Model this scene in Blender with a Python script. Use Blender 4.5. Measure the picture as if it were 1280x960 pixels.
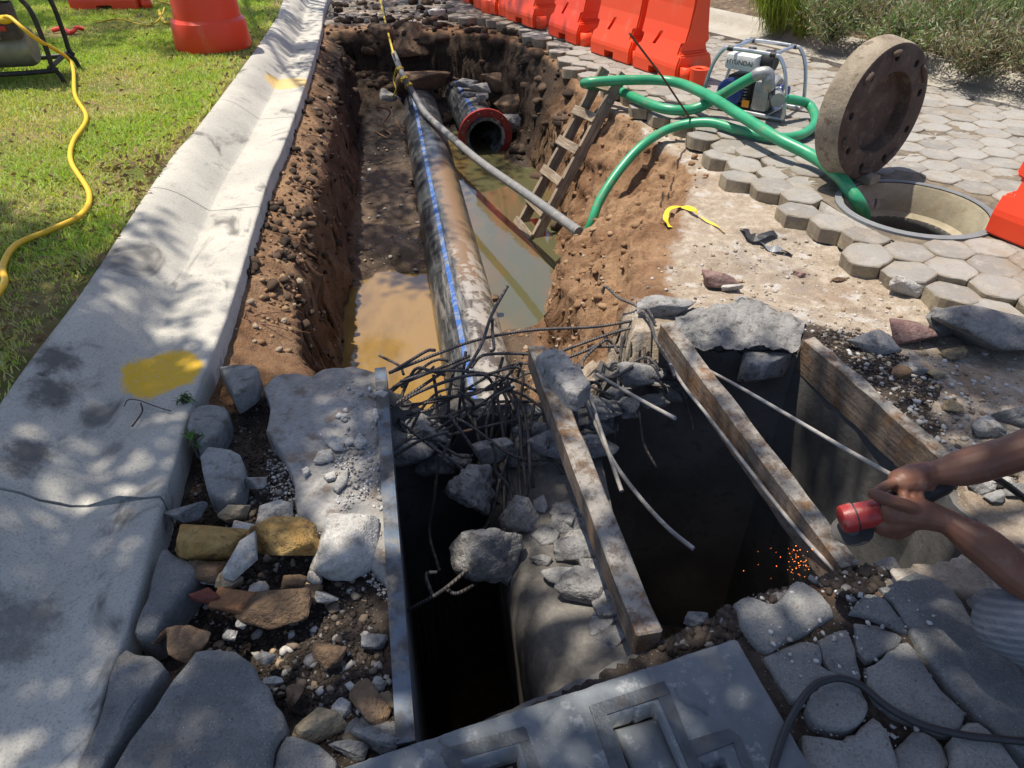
import bpy, bmesh, math, random
import numpy as np
from mathutils import Vector, Matrix, Quaternion
from math import sin, cos, pi, radians, sqrt, atan2

for o in list(bpy.data.objects): bpy.data.objects.remove(o, do_unlink=True)
SC = bpy.context.scene
COL = SC.collection

# ------------------------------------------------------------------ camera
FPX, PITCH, CAMH = 880.0, radians(37.0), 1.55       # focal length in pixels of a 1280 px wide frame, downward pitch, height
cam_d = bpy.data.cameras.new('camera'); cam = bpy.data.objects.new('camera', cam_d); COL.objects.link(cam)
cam_d.sensor_width = 36.0; cam_d.lens = 36.0*FPX/1280.0; cam_d.clip_start = 0.05; cam_d.clip_end = 500
cam.location = (0, 0, CAMH); cam.rotation_euler = (pi/2-PITCH, 0, 0)
SC.camera = cam
# ------------------------------------------------------------------ sky and sun
SUN_EL = radians(73.0); SUN_AZ = atan2(-0.86, 0.51)   # sun stands ahead and to the left
sdir = Vector((sin(SUN_AZ)*cos(SUN_EL), cos(SUN_AZ)*cos(SUN_EL), sin(SUN_EL)))
world = bpy.data.worlds.new('World'); SC.world = world; world.use_nodes = True
wn = world.node_tree; wn.nodes.clear()
sky = wn.nodes.new('ShaderNodeTexSky'); sky.sky_type = 'NISHITA'; sky.sun_disc = False
sky.sun_elevation = SUN_EL; sky.sun_rotation = SUN_AZ; sky.air_density = 0.8; sky.dust_density = 6.0; sky.ozone_density = 0.3; sky.altitude = 1800
bg = wn.nodes.new('ShaderNodeBackground'); bg.inputs[1].default_value = 0.13
wo = wn.nodes.new('ShaderNodeOutputWorld')
wn.links.new(sky.outputs[0], bg.inputs[0]); wn.links.new(bg.outputs[0], wo.inputs[0])
sl = bpy.data.lights.new('sun', 'SUN'); sl.energy = 3.6; sl.angle = radians(0.55); sl.color = (1.0, 0.93, 0.82)
so = bpy.data.objects.new('sun', sl); COL.objects.link(so); so.location = (-4, 6, 12)
so.rotation_mode = 'QUATERNION'; so.rotation_quaternion = sdir.to_track_quat('Z', 'Y')
SC.view_settings.view_transform = 'Standard'; SC.view_settings.look = 'None'
SC.view_settings.exposure = 0.88; SC.view_settings.gamma = 1.0; SC.view_settings.use_curve_mapping = False
SC.render.engine = 'CYCLES'
SC.cycles.max_bounces = 4; SC.cycles.diffuse_bounces = 3; SC.cycles.glossy_bounces = 2; SC.cycles.transmission_bounces = 2
SC.cycles.use_denoising = True

# ------------------------------------------------------------------ helpers
def ray(px, py):
    x = (px-640.0)/FPX; y = (480.0-py)/FPX
    return Vector((x, cos(PITCH)+y*sin(PITCH), -sin(PITCH)+y*cos(PITCH)))
def G(px, py, z=0.0):                       # the world point at height z seen at a pixel of the 1280x960 photograph
    d = ray(px, py); t = (z-CAMH)/d.z
    return Vector((d.x*t, d.y*t, z))
def GS(lst, z=0.0): return [G(a, b, z) for a, b in lst]
def depth_of(p): return p[1]*cos(PITCH)+(CAMH-p[2])*sin(PITCH)
def px2m(p, n): return n*depth_of(p)/FPX

rng = np.random.default_rng(7)
def _h(ix, iy, iz, seed):
    n = (ix.astype(np.int64)*374761393 + iy.astype(np.int64)*668265263 + iz.astype(np.int64)*2147483647 + seed*1274126177) & 0xffffffff
    n = ((n ^ (n >> 13))*1274126177) & 0xffffffff
    n = (n ^ (n >> 16)) & 0xffffff
    return n/float(0xffffff)
def vnoise(x, y, z, seed=0):
    x = np.asarray(x, float); y = np.asarray(y, float); z = np.asarray(z, float)+np.zeros_like(x)
    ix, iy, iz = np.floor(x), np.floor(y), np.floor(z)
    fx, fy, fz = x-ix, y-iy, z-iz
    fx = fx*fx*(3-2*fx); fy = fy*fy*(3-2*fy); fz = fz*fz*(3-2*fz)
    r = 0
    for a in (0, 1):
        wx = fx if a else 1-fx
        for b in (0, 1):
            wy = fy if b else 1-fy
            for c in (0, 1):
                wz = fz if c else 1-fz
                r = r + wx*wy*wz*_h(ix+a, iy+b, iz+c, seed)
    return r
def fbm(x, y, z=0.0, scale=1.0, octv=4, seed=0, gain=0.5):
    s = 0; amp = 1; tot = 0
    for k in range(octv):
        s = s + amp*(vnoise(np.asarray(x)*scale, np.asarray(y)*scale, np.asarray(z)*scale, seed+k*17)-0.5)*2
        tot += amp; amp *= gain; scale *= 2.03
    return s/tot
def worley(x, y, scale, seed=0):
    x = np.asarray(x)*scale; y = np.asarray(y)*scale; ix, iy = np.floor(x), np.floor(y); best = np.full(x.shape, 9.0); z0 = np.zeros_like(ix)
    for a in (-1, 0, 1):
        for b in (-1, 0, 1):
            px = ix+a+_h(ix+a, iy+b, z0, seed); py = iy+b+_h(ix+a, iy+b, z0, seed+7); best = np.minimum(best, (x-px)**2+(y-py)**2)
    return np.sqrt(best)
from mathutils import noise as mnoise
def sn(x, y, z, scale=1.0, seed=0):
    return mnoise.fractal(Vector((x*scale+seed*3.7, y*scale-seed*1.3, z*scale+seed)), 1.0, 2.0, 3)*.7
def sstep(a, b, x):
    t = np.clip((x-a)/(b-a), 0, 1); return t*t*(3-2*t)
def poly_dist(X, Y, poly):                  # signed distance, positive inside
    P = np.array([(p[0], p[1]) for p in poly]); Q = np.roll(P, -1, 0)
    d2 = np.full(X.shape, 1e9); ins = np.zeros(X.shape, bool)
    for (x0, y0), (x1, y1) in zip(P, Q):
        ex, ey = x1-x0, y1-y0; L = ex*ex+ey*ey+1e-12
        t = np.clip(((X-x0)*ex+(Y-y0)*ey)/L, 0, 1)
        d2 = np.minimum(d2, (X-x0-t*ex)**2+(Y-y0-t*ey)**2)
        c = ((y0 > Y) != (y1 > Y)) & (X < ex*(Y-y0)/(ey if abs(ey) > 1e-12 else 1e-12)+x0)
        ins ^= c
    return np.where(ins, 1, -1)*np.sqrt(d2)
def catmull(pts, n=8):
    P = [Vector(p) for p in pts]
    if len(P) < 3:
        return [P[0].lerp(P[1], i/n) for i in range(n+1)]
    P = [P[0]*2-P[1]]+P+[P[-1]*2-P[-2]]
    out = []
    for i in range(1, len(P)-2):
        p0, p1, p2, p3 = P[i-1:i+3]
        for k in range(n):
            t = k/n
            out.append(0.5*((2*p1)+(p2-p0)*t+(2*p0-5*p1+4*p2-p3)*t*t+(3*p1-p0-3*p2+p3)*t**3))
    out.append(P[-2]); return out

def link(o, parent=None):
    COL.objects.link(o)
    if parent is not None: o.parent = parent
    return o
def tag(o, label=None, cat=None, group=None, kind=None):
    if label: o['label'] = label
    if cat: o['category'] = cat
    if group: o['group'] = group
    if kind: o['kind'] = kind
    return o
def empty(name, loc=(0, 0, 0), rotz=0.0, label=None, cat=None, group=None, scale=1.0):
    o = bpy.data.objects.new(name, None); o.empty_display_size = 0.1
    o.location = loc; o.rotation_euler = (0, 0, rotz); o.scale = (scale,)*3
    link(o); tag(o, label, cat, group); return o
def make_mesh(name, V, Fc, mat=None, smooth=False):
    me = bpy.data.meshes.new(name)
    me.from_pydata([tuple(v) for v in V], [], [tuple(f) for f in Fc]); me.update()
    if mat is not None: me.materials.append(mat)
    if smooth: me.polygons.foreach_set('use_smooth', [True]*len(me.polygons))
    return me
def fast_mesh(name, V, Fc, mat=None, smooth=False):      # numpy arrays, faces all of one size
    V = np.asarray(V, np.float32); Fc = np.asarray(Fc, np.int32); k = Fc.shape[1]
    me = bpy.data.meshes.new(name); me.vertices.add(len(V)); me.vertices.foreach_set('co', V.ravel())
    me.loops.add(Fc.size); me.loops.foreach_set('vertex_index', Fc.ravel())
    me.polygons.add(len(Fc)); me.polygons.foreach_set('loop_start', np.arange(0, Fc.size, k, dtype=np.int32))
    me.polygons.foreach_set('loop_total', np.full(len(Fc), k, np.int32))
    if smooth: me.polygons.foreach_set('use_smooth', np.ones(len(Fc), bool))
    me.update(calc_edges=True); me.validate()
    if mat is not None: me.materials.append(mat)
    return me
def mobj(name, me, parent=None, loc=None, rot=None, scale=None):
    o = bpy.data.objects.new(name, me); link(o, parent)
    if loc is not None: o.location = loc
    if rot is not None: o.rotation_euler = rot
    if scale is not None: o.scale = scale
    return o
def frame_from(a, b, up=Vector((0, 0, 1))):
    d = (Vector(b)-Vector(a)).normalized()
    s = d.cross(up)
    if s.length < 1e-4: s = d.cross(Vector((0, 1, 0)))
    s.normalize(); u = s.cross(d).normalized()
    return d, s, u

class MB:
    def __init__(s): s.V = []; s.F = []
    def add(s, V, Fc, M=None):
        n = len(s.V)
        s.V += [(M @ Vector(v)) if M is not None else Vector(v) for v in V]
        s.F += [tuple(i+n for i in f) for f in Fc]; return s
    def box(s, c, size, M=None, bev=0.0):
        x, y, z = size[0]/2, size[1]/2, size[2]/2; b = min(bev, x*.9, y*.9, z*.9)
        if b <= 0:
            V = [(c[0]+i*x, c[1]+j*y, c[2]+k*z) for k in (-1, 1) for j in (-1, 1) for i in (-1, 1)]
            Fc = [(0, 2, 3, 1), (4, 5, 7, 6), (0, 1, 5, 4), (2, 6, 7, 3), (0, 4, 6, 2), (1, 3, 7, 5)]
            return s.add(V, Fc, M)
        bm = bmesh.new(); bmesh.ops.create_cube(bm, size=1)
        for v in bm.verts: v.co = Vector((c[0]+v.co.x*2*x, c[1]+v.co.y*2*y, c[2]+v.co.z*2*z))
        bmesh.ops.bevel(bm, geom=bm.edges[:], offset=b, segments=2, affect='EDGES', profile=0.6)
        bm.verts.index_update()
        s.add([v.co.copy() for v in bm.verts], [[v.index for v in f.verts] for f in bm.faces], M); bm.free(); return s
    def bar(s, a, b, w, h, up=Vector((0, 0, 1)), bev=0.0):
        a = Vector(a); b = Vector(b); d, sd, u = frame_from(a, b, up); L = (b-a).length
        M = Matrix.Translation((a+b)/2) @ Matrix((sd, d, u)).transposed().to_4x4()
        return s.box((0, 0, 0), (w, L, h), M, bev)
    def tube(s, pts, r, n=8, cap=True):
        pts = [Vector(p) for p in pts]; m = len(pts); R = r if hasattr(r, '__len__') else [r]*m
        T = []
        for i in range(m):
            t = pts[min(i+1, m-1)]-pts[max(i-1, 0)]; T.append(t.normalized() if t.length > 1e-9 else Vector((0, 0, 1)))
        u = T[0].orthogonal().normalized(); V = []; Fc = []
        for i in range(m):
            if i:
                q = T[i-1].rotation_difference(T[i]); u = (q @ u); u = (u-T[i]*u.dot(T[i])).normalized()
            w = T[i].cross(u)
            for k in range(n):
                a = 2*pi*k/n; V.append(pts[i]+(u*cos(a)+w*sin(a))*R[i])
        for i in range(m-1):
            for k in range(n):
                a = i*n+k; b = i*n+(k+1) % n; Fc.append((a, b, b+n, a+n))
        if cap: Fc.append(tuple(range(n-1, -1, -1))); Fc.append(tuple(range((m-1)*n, m*n)))
        return s.add(V, Fc)
    def lathe(s, prof, n=32, M=None, closed=False):
        V = []; Fc = []; m = len(prof)
        for r, z in prof:
            for k in range(n): V.append((r*cos(2*pi*k/n), r*sin(2*pi*k/n), z))
        for i in range(m if closed else m-1):
            for k in range(n):
                a = i*n+k; b = i*n+(k+1) % n; j = ((i+1) % m)*n-i*n
                Fc.append((a, b, b+j, a+j))
        return s.add(V, Fc, M)
    def disc(s, r, z, n=32, M=None, flip=False):
        V = [(r*cos(2*pi*k/n), r*sin(2*pi*k/n), z) for k in range(n)]
        return s.add(V, [tuple(range(n)) if not flip else tuple(range(n-1, -1, -1))], M)
    def prism(s, poly, z0, z1, M=None):
        n = len(poly); V = [(p[0], p[1], z0) for p in poly]+[(p[0], p[1], z1) for p in poly]
        Fc = [tuple(range(n-1, -1, -1)), tuple(range(n, 2*n))]+[(i, (i+1) % n, n+(i+1) % n, n+i) for i in range(n)]
        return s.add(V, Fc, M)
    def build(s, name, mat, parent=None, smooth=False, loc=None, rotz=None):
        me = make_mesh(name, s.V, s.F, mat, smooth)
        o = mobj(name, me, parent)
        if smooth and smooth != 'full':
            pass
        if loc is not None: o.location = loc
        if rotz is not None: o.rotation_euler = (0, 0, rotz)
        return o
def autosmooth(o, ang=40):
    me = o.data; bm = bmesh.new(); bm.from_mesh(me)
    for f in bm.faces: f.smooth = True
    for e in bm.edges:
        if len(e.link_faces) == 2 and e.calc_face_angle(0) > radians(ang): e.smooth = False
    bm.to_mesh(me); bm.free(); return o

# ------------------------------------------------------------------ material helpers
class NG:
    def __init__(s, name):
        s.m = bpy.data.materials.new(name); s.m.use_nodes = True; s.nt = s.m.node_tree; s.nt.nodes.clear()
        s.out = s.n('ShaderNodeOutputMaterial'); s.b = s.n('ShaderNodeBsdfPrincipled')
        s.l(s.b.outputs[0], s.out.inputs[0]); s._c = None; s.co()
    def n(s, t, **k):
        x = s.nt.nodes.new(t)
        for a, v in k.items(): setattr(x, a, v)
        return x
    def l(s, a, b): s.nt.links.new(a, b)
    def put(s, sock, v):
        if isinstance(v, bpy.types.NodeSocket): s.l(v, sock)
        elif v is not None:
            if hasattr(v, '__len__') and len(v) == 3 and sock.type == 'RGBA': v = (*v, 1)
            sock.default_value = v
    def co(s):
        if s._c is None:
            t = s.n('ShaderNodeTexCoord'); oi = s.n('ShaderNodeObjectInfo')
            mu = s.math('MULTIPLY', oi.outputs['Random'], 37.0)
            a = s.n('ShaderNodeVectorMath', operation='ADD'); s.l(t.outputs['Object'], a.inputs[0])
            cb = s.n('ShaderNodeCombineXYZ'); [s.l(mu, cb.inputs[i]) for i in range(3)]
            s.l(cb.outputs[0], a.inputs[1]); s._c = a.outputs[0]; s.rand = oi.outputs['Random']; s.obj = t.outputs['Object']
        return s._c
    def raw(s): s.co(); return s.obj
    def noise(s, scale, detail=4, rough=0.55, co=None, dist=0.0):
        x = s.n('ShaderNodeTexNoise'); s.l(co if co is not None else s.co(), x.inputs['Vector'])
        x.inputs['Scale'].default_value = scale; x.inputs['Detail'].default_value = detail
        x.inputs['Roughness'].default_value = rough; x.inputs['Distortion'].default_value = dist
        return x.outputs[0]
    def vor(s, scale, feature='F1', co=None, out=0, rnd=1.0):
        x = s.n('ShaderNodeTexVoronoi', feature=feature); s.l(co if co is not None else s.co(), x.inputs['Vector'])
        x.inputs['Scale'].default_value = scale; x.inputs['Randomness'].default_value = rnd; return x.outputs[out]
    def ramp(s, f, a, b, c0=0.0, c1=1.0):
        x = s.n('ShaderNodeMapRange'); x.interpolation_type = 'SMOOTHSTEP'
        s.put(x.inputs[0], f); x.inputs[1].default_value = a; x.inputs[2].default_value = b
        x.inputs[3].default_value = c0; x.inputs[4].default_value = c1; return x.outputs[0]
    def math(s, op, a, b=None, c=None):
        x = s.n('ShaderNodeMath', operation=op); s.put(x.inputs[0], a)
        if b is not None: s.put(x.inputs[1], b)
        if c is not None: s.put(x.inputs[2], c)
        return x.outputs[0]
    def mix(s, f, a, b, mode='MIX'):
        x = s.n('ShaderNodeMix', data_type='RGBA', blend_type=mode); s.put(x.inputs[0], f)
        s.put(x.inputs[6], a); s.put(x.inputs[7], b); return x.outputs[2]
    def scaled(s, v, co=None):
        x = s.n('ShaderNodeVectorMath', operation='MULTIPLY'); s.l(co if co is not None else s.co(), x.inputs[0]); x.inputs[1].default_value = v
        return x.outputs[0]
    def bump(s, h, strength=0.5, dist=0.01, prev=None):
        x = s.n('ShaderNodeBump'); x.inputs['Strength'].default_value = strength; x.inputs['Distance'].default_value = dist
        s.put(x.inputs['Height'], h)
        if prev is not None: s.l(prev, x.inputs['Normal'])
        return x.outputs[0]
    def fin(s, col, rough=0.8, metal=0.0, normal=None, spec=None, **k):
        s.put(s.b.inputs['Base Color'], col); s.put(s.b.inputs['Roughness'], rough); s.put(s.b.inputs['Metallic'], metal)
        if normal is not None: s.l(normal, s.b.inputs['Normal'])
        if spec is not None: s.b.inputs['Specular IOR Level'].default_value = spec
        for a, v in k.items(): s.put(s.b.inputs[a.replace('_', ' ')], v)
        return s.m
def stone_mat(name, c1, c2, c3=None, scale=6, rough=0.9, bump=0.6, bd=0.006, fine=60, var=0.25, spots=None):
    g = NG(name); a = g.noise(scale, 5, 0.6, dist=0.4); b = g.noise(fine, 4, 0.7)
    col = g.mix(g.ramp(a, .35, .65), c1, c2)
    if c3: col = g.mix(g.ramp(g.noise(scale*2.3, 4, .6), .52, .68), col, c3)
    if spots: col = g.mix(g.ramp(g.noise(fine*.8, 2, .5), .62, .72), col, spots)
    col = g.mix(g.ramp(b, .3, .7, 0, .45), col, g.mix(1.0, col, (.42, .40, .38), 'MULTIPLY'))
    v = g.math('MULTIPLY_ADD', g.rand, var*2, 1-var); hs = g.n('ShaderNodeHueSaturation'); g.l(v, hs.inputs['Value']); g.l(col, hs.inputs['Color'])
    n = g.bump(g.noise(scale*3, 5, .65), bump, bd*2); n = g.bump(b, bump, bd*.5, n)
    return g.fin(hs.outputs[0], rough, normal=n, spec=.25)
def plain_mat(name, col, rough=0.5, metal=0.0, var=0.12, scale=8, bump=0.0, dirt=None, spec=None):
    g = NG(name); a = g.noise(scale, 4, .6)
    c = g.mix(g.ramp(a, .3, .7, 0, var*2), col, tuple(x*.6 for x in col))
    if dirt: c = g.mix(g.ramp(g.noise(scale*1.7, 5, .65), .52, .74, 0, .8), c, dirt)
    n = g.bump(g.noise(scale*9, 3, .6), bump, .004) if bump else None
    r = g.ramp(a, .3, .7, max(rough-.08, .02), min(rough+.1, 1))
    return g.fin(c, r, metal, n, spec)

# ================================================================== SETTING
# ---- kerb line (lip on the trench side), as a function of Y
_kp = GS([(60, 1100), (100, 960), (165, 760), (205, 620), (245, 490), (290, 375), (335, 225), (355, 180), (385, 95), (401, 40), (409, 0)])
_kp.append(_kp[-1]+(_kp[-1]-_kp[-2])*1.2+Vector((.25, 0, 0)))
KC = catmull(_kp, 10)
KY = np.array([p.y for p in KC]); KX = np.array([p.x for p in KC])
def K(y): return np.interp(y, KY, KX)

CH_PX = [(478, 476), (660, 436), (830, 408), (1003, 424), (1186, 580), (1202, 612), (1236, 662), (1180, 692), (1108, 704), (1058, 706), (1000, 722), (915, 748), (820, 786), (640, 868), (515, 915)]
CHAMBER = GS(CH_PX)
def kl(ys, off): return [Vector((float(K(y))+off, y, 0)) for y in ys]
_ys = [2.0, 2.3, 2.6, 3, 3.5, 4, 4.6, 5.2, 6, 7, 8, 8.8]
P0 = kl(_ys, .01)+[Vector((-1.6, 8.95, 0)), Vector((-.9, 8.9, 0))]+GS([(560, 30), (640, 37), (690, 63), (722, 93), (748, 112), (800, 142), (862, 178), (884, 200), (872, 232), (836, 285), (815, 325), (800, 360), (788, 392)])+[Vector((.5, 2.3, 0)), Vector((-.4, 2.0, 0)), Vector((-.75, 2.2, 0))]
P1 = [Vector((-.85, 2.35, 0))]+kl(_ys[2:], .2)+[Vector((-1.5, 8.82, 0)), Vector((-.9, 8.8, 0))]+[Vector((-.14, 8.55, 0)), Vector((.05, 8.1, 0)), Vector((.25, 7.45, 0)), Vector((.44, 6.6, 0)), Vector((.52, 6.05, 0))]+GS([(760, 205), (790, 245), (752, 285), (722, 300), (706, 322), (702, 352), (738, 395), (748, 420)], -.35)+[Vector((.47, 2.3, 0)), Vector((-.35, 2.0, 0))]
P2 = [Vector((-.72, 2.5, 0))]+kl(_ys[2:], .33)+[Vector((-1.4, 8.72, 0)), Vector((-.9, 8.7, 0))]+[Vector((-.3, 8.45, 0)), Vector((-.08, 7.95, 0)), Vector((.08, 7.4, 0)), Vector((.26, 6.6, 0)), Vector((.34, 6.05, 0))]+GS([(690, 285), (672, 352)], -.95)+GS([(676, 420), (690, 480)], -.72)+[Vector((.42, 2.3, 0)), Vector((-.3, 2.0, 0))]
WATER_Z = -.95
def floor_z(X, Y):
    pipe_x = -.14+(Y-3.2)*(-.172)
    side = X-pipe_x                                    # >0 right of the pipe
    z = np.full(X.shape, -1.04)
    Yn = Y+.45*fbm(X, Y, 0, 2.4, 4, 33); sn_ = side+.12*fbm(X, Y, 0, 4, 3, 34)
    ramp = sstep(4.45, 2.7, Yn)*sstep(.02, .22, side)
    z = z+ramp*.40
    z = z+.34*sstep(3.0, 2.45, Y)
    shelf = sstep(4.25, 4.9, Yn)*sstep(-.06, -.22, sn_)
    z = z+shelf*(.16+.10*sstep(5.5, 8, Y))
    z = z+.30*sstep(7.7, 8.6, Y)
    sand = np.exp(-(((X-.2)/.28)**2+((Y-7.3)/.45)**2)); z = z+.17*sand
    return z+.06*fbm(X, Y, 0, 2.2, 5, 3, .6)+.03*(.5-worley(X, Y, 6, 8))
def H(X, Y):
    X = np.asarray(X, float); Y = np.asarray(Y, float)
    dC = poly_dist(X, Y, CHAMBER)
    d0 = poly_dist(X, Y, P0); d1 = poly_dist(X, Y, P1); d2 = poly_dist(X, Y, P2)
    zb = -.085+.025*fbm(X, Y, 0, 1.3, 4, 5)+.008*fbm(X, Y, 0, 9, 3, 6)
    near = sstep(-.55, -.12, dC); zb = zb+near*.055
    fs = sstep(.50, .62, X-.1*(Y-1.0))*sstep(1.45, 1.25, Y); zb = zb+fs*.028*(1+.3*fbm(X, Y, 0, 7, 3, 14))
    left = sstep(-.45, -.75, X+.1*(Y-1.0)) * sstep(2.6, 2.2, Y)
    zb = zb-.03*left
    pit = np.exp(-(((X+.52)/.22)**2+((Y-1.12)/.30)**2)); zb = zb-.035*pit
    z1 = np.where(X < -.6, -.2, -.35)+.05*fbm(X, Y, 0, 1.7, 3, 9)
    fz = floor_z(X, Y)
    t01 = np.clip(d0/np.maximum(d0-d1, 1e-4), 0, 1); t12 = np.clip(d1/np.maximum(d1-d2, 1e-4), 0, 1)
    rightside = sstep(-.3, .2, X)*sstep(7.5, 6.5, Y)
    lump = fbm(X, Y, 0, 5.5, 4, 11)
    wx_, wy_ = X+.05*fbm(X, Y, 0, 6, 3, 71), Y+.05*fbm(X, Y, 0, 6, 3, 72)
    clod = (.085*(.55-worley(wx_, wy_, 6, 3))+.055*(.5-worley(wx_, wy_, 13, 4))+.028*(.5-worley(wx_, wy_, 31, 5)))*rightside*sstep(-.03, .12, d0)*sstep(.12, -.02, d2)
    zA = zb+(z1-zb)*(t01**1.15)+(.07*rightside+.03)*lump*np.sin(np.clip(t01, 0, 1)*pi)
    zB = z1+(fz-z1)*sstep(0, 1, t12)**.9+(.08*rightside+.035)*lump*np.sin(t12*pi)
    z = np.where(d0 <= 0, zb, np.where(d1 <= 0, zA, np.where(d2 <= 0, zB, fz)))
    z = z+clod+.006*fbm(X, Y, 0, 26, 2, 21)
    z = np.where(np.hypot(X-2.20, Y-3.66) < .36, -1.6, z)
    return np.where(dC > -.015, -2.0+.05*fbm(X, Y, 0, 3, 3, 2), z)

def grade(lo, hi, step, far_lo, far_hi, k=1.35):
    mid = list(np.arange(lo, hi+1e-6, step)); a = []; s = step; v = lo
    while v > far_lo: s *= k; v -= s; a.append(max(v, far_lo))
    b = []; s = step; v = mid[-1]
    while v < far_hi: s *= k; v += s; b.append(min(v, far_hi))
    return np.array(a[::-1]+mid+b)
gx = grade(-2.5, 2.9, .0155, -70, 70)
gy = np.concatenate([grade(.35, 2.8, .0135, -50, 2.81)[:-1], grade(2.8, 9.4, .019, 2.799, 90)[1:]])
gy = np.unique(np.round(gy, 5))
MX, MY = np.meshgrid(gx, gy)
MZ = H(MX, MY)
# rough walls: push vertices sideways where the surface is steep
gzy, gzx = np.gradient(MZ); sl_ = np.clip(np.sqrt((gzx/.0155)**2+(gzy/.018)**2)*.35, 0, 1)
dCg = poly_dist(MX, MY, CHAMBER)
sl_ = sl_*(dCg < -.06)
DX = MX+.085*sl_*fbm(MX*.6, MY*.6, MZ*1.8, 7, 4, 31); DY = MY+.085*sl_*fbm(MX*.6, MY*.6, MZ*1.8, 7, 4, 41)
nV = np.stack([DX, DY, MZ], -1).reshape(-1, 3)
nx, ny = len(gx), len(gy)
ii = (np.arange(ny-1)[:, None]*nx+np.arange(nx-1)[None]).ravel()
gF = np.stack([ii, ii+1, ii+nx+1, ii+nx], -1)
# soil kinds (what the soil is made of): r pale crust, g dark humus, b wet mud
d0g = poly_dist(MX, MY, P0); d2g = poly_dist(MX, MY, P2)
crust = sstep(.6, 1.0, MX+.35*fbm(MX, MY, 0, 2, 3, 51))*sstep(.16, -.05, d0g)
crust = np.maximum(crust, .85*sstep(-.5, -.1, dCg)*sstep(2.2, 2.45, MY+.15*fbm(MX, MY, 0, 3, 3, 52))*(d0g < .25))
crust = np.maximum(crust, .8*sstep(9.0, 9.4, MY))
humus = sstep(-.2, -.4, MX)*sstep(2.25, 1.9, MY+.5*fbm(MX, MY, 0, 1.6, 3, 53))
strip = np.exp(-((poly_dist(MX, MY, CHAMBER)+.10)/.10)**2)*sstep(1.0, 1.15, MX)*sstep(1.55, 1.75, MY)
humus = np.maximum(humus, .9*strip*sstep(-.2, .3, fbm(MX, MY, 0, 3, 3, 54)+.4))
humus = np.maximum(humus, sstep(1.25, 1.05, MY)*(MX > -.3))
wet = sstep(-.10, .14, d2g)
colr = np.stack([crust, humus, wet, np.ones_like(wet)], -1).reshape(-1, 4).astype(np.float32)

g = NG('soil'); co = g.raw()
at_ = g.n('ShaderNodeVertexColor'); at_.layer_name = 'soil'
sp = g.n('ShaderNodeSeparateColor'); g.l(at_.outputs[0], sp.inputs[0])
n1 = g.noise(2.6, 6, .65, co); n2 = g.noise(18, 5, .7, co); n3 = g.noise(90, 4, .7, co)
tan = g.mix(g.ramp(n1, .35, .65), (.185, .10, .052), (.33, .205, .115)); tan = g.mix(g.ramp(n2, .48, .7, 0, .7), tan, (.115, .062, .036))
pale = g.mix(g.ramp(n2, .35, .65), (.32, .26, .195), (.45, .38, .30)); pale = g.mix(g.ramp(n1, .48, .64, 0, .8), pale, (.27, .19, .125)); pale = g.mix(g.ramp(g.noise(1.3, 5, .65, co), .5, .62, 0, .6), pale, (.27, .25, .225))
pale = g.mix(g.ramp(g.noise(9, 4, .6, co), .56, .66, 0, .7), pale, (.50, .48, .45))
dark = g.mix(g.ramp(n2, .35, .65), (.035, .027, .022), (.085, .066, .053)); dark = g.mix(g.ramp(n1, .5, .7, 0, .7), dark, (.13, .095, .075))
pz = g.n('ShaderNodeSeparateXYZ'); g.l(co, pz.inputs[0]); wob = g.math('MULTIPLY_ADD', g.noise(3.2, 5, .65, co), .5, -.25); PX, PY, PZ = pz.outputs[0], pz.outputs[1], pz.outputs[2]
deep = g.math('MULTIPLY', g.ramp(g.math('ADD', PY, g.math('MULTIPLY', wob, 2.0)), 6.3, 7.2), g.ramp(g.math('ADD', PZ, g.math('MULTIPLY', wob, .25)), -.06, -.14))      # far walls: dark brown soil, blackened further to paint in undercut shade
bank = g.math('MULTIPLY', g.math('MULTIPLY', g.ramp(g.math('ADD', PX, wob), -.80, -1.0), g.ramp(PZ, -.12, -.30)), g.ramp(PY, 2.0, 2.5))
wetz = g.math('MULTIPLY', sp.outputs[2], g.ramp(g.math('ADD', PZ, g.math('MULTIPLY', wob, .2)), -.55, -.80))
mud = g.mix(g.ramp(n1, .35, .65), (.075, .05, .033), (.145, .10, .064))
c = g.mix(g.ramp(g.math('ADD', sp.outputs[0], g.math('MULTIPLY_ADD', n2, .5, -.25)), .3, .7), tan, pale)
c = g.mix(g.ramp(g.math('ADD', sp.outputs[1], g.math('MULTIPLY_ADD', n2, .6, -.3)), .3, .7), c, dark)
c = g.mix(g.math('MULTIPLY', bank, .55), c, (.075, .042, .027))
c = g.mix(g.ramp(g.noise(4, 5, .65, g.scaled((1, 1, 3.5), co)), .5, .68, 0, .45), c, g.mix(1, c, (.45, .40, .36), 'MULTIPLY'))
c = g.mix(g.ramp(wetz, .2, .8), c, mud)
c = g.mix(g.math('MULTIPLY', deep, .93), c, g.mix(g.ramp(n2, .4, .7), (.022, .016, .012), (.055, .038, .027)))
c = g.mix(g.ramp(n3, .4, .75, 0, .35), c, g.mix(1, c, (.5, .46, .42), 'MULTIPLY'))
c = g.mix(g.ramp(g.vor(70, co=co), .10, .16, .55, 0), c, g.mix(.5, c, (.55, .5, .44)))
nb = g.bump(g.noise(30, 6, .7, co), .9, .02); nb = g.bump(g.vor(110, co=co), .5, .004, nb); nb = g.bump(n3, .6, .006, nb)
rg = g.ramp(wetz, .3, .9, .95, .42)
M_SOIL = g.fin(c, rg, normal=nb, spec=.2)
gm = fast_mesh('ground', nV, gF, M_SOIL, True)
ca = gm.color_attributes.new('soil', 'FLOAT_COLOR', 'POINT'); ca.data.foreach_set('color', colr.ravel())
ground = tag(mobj('ground', gm), 'bare soil with the open trench dug through it', None, None, 'structure')

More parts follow.
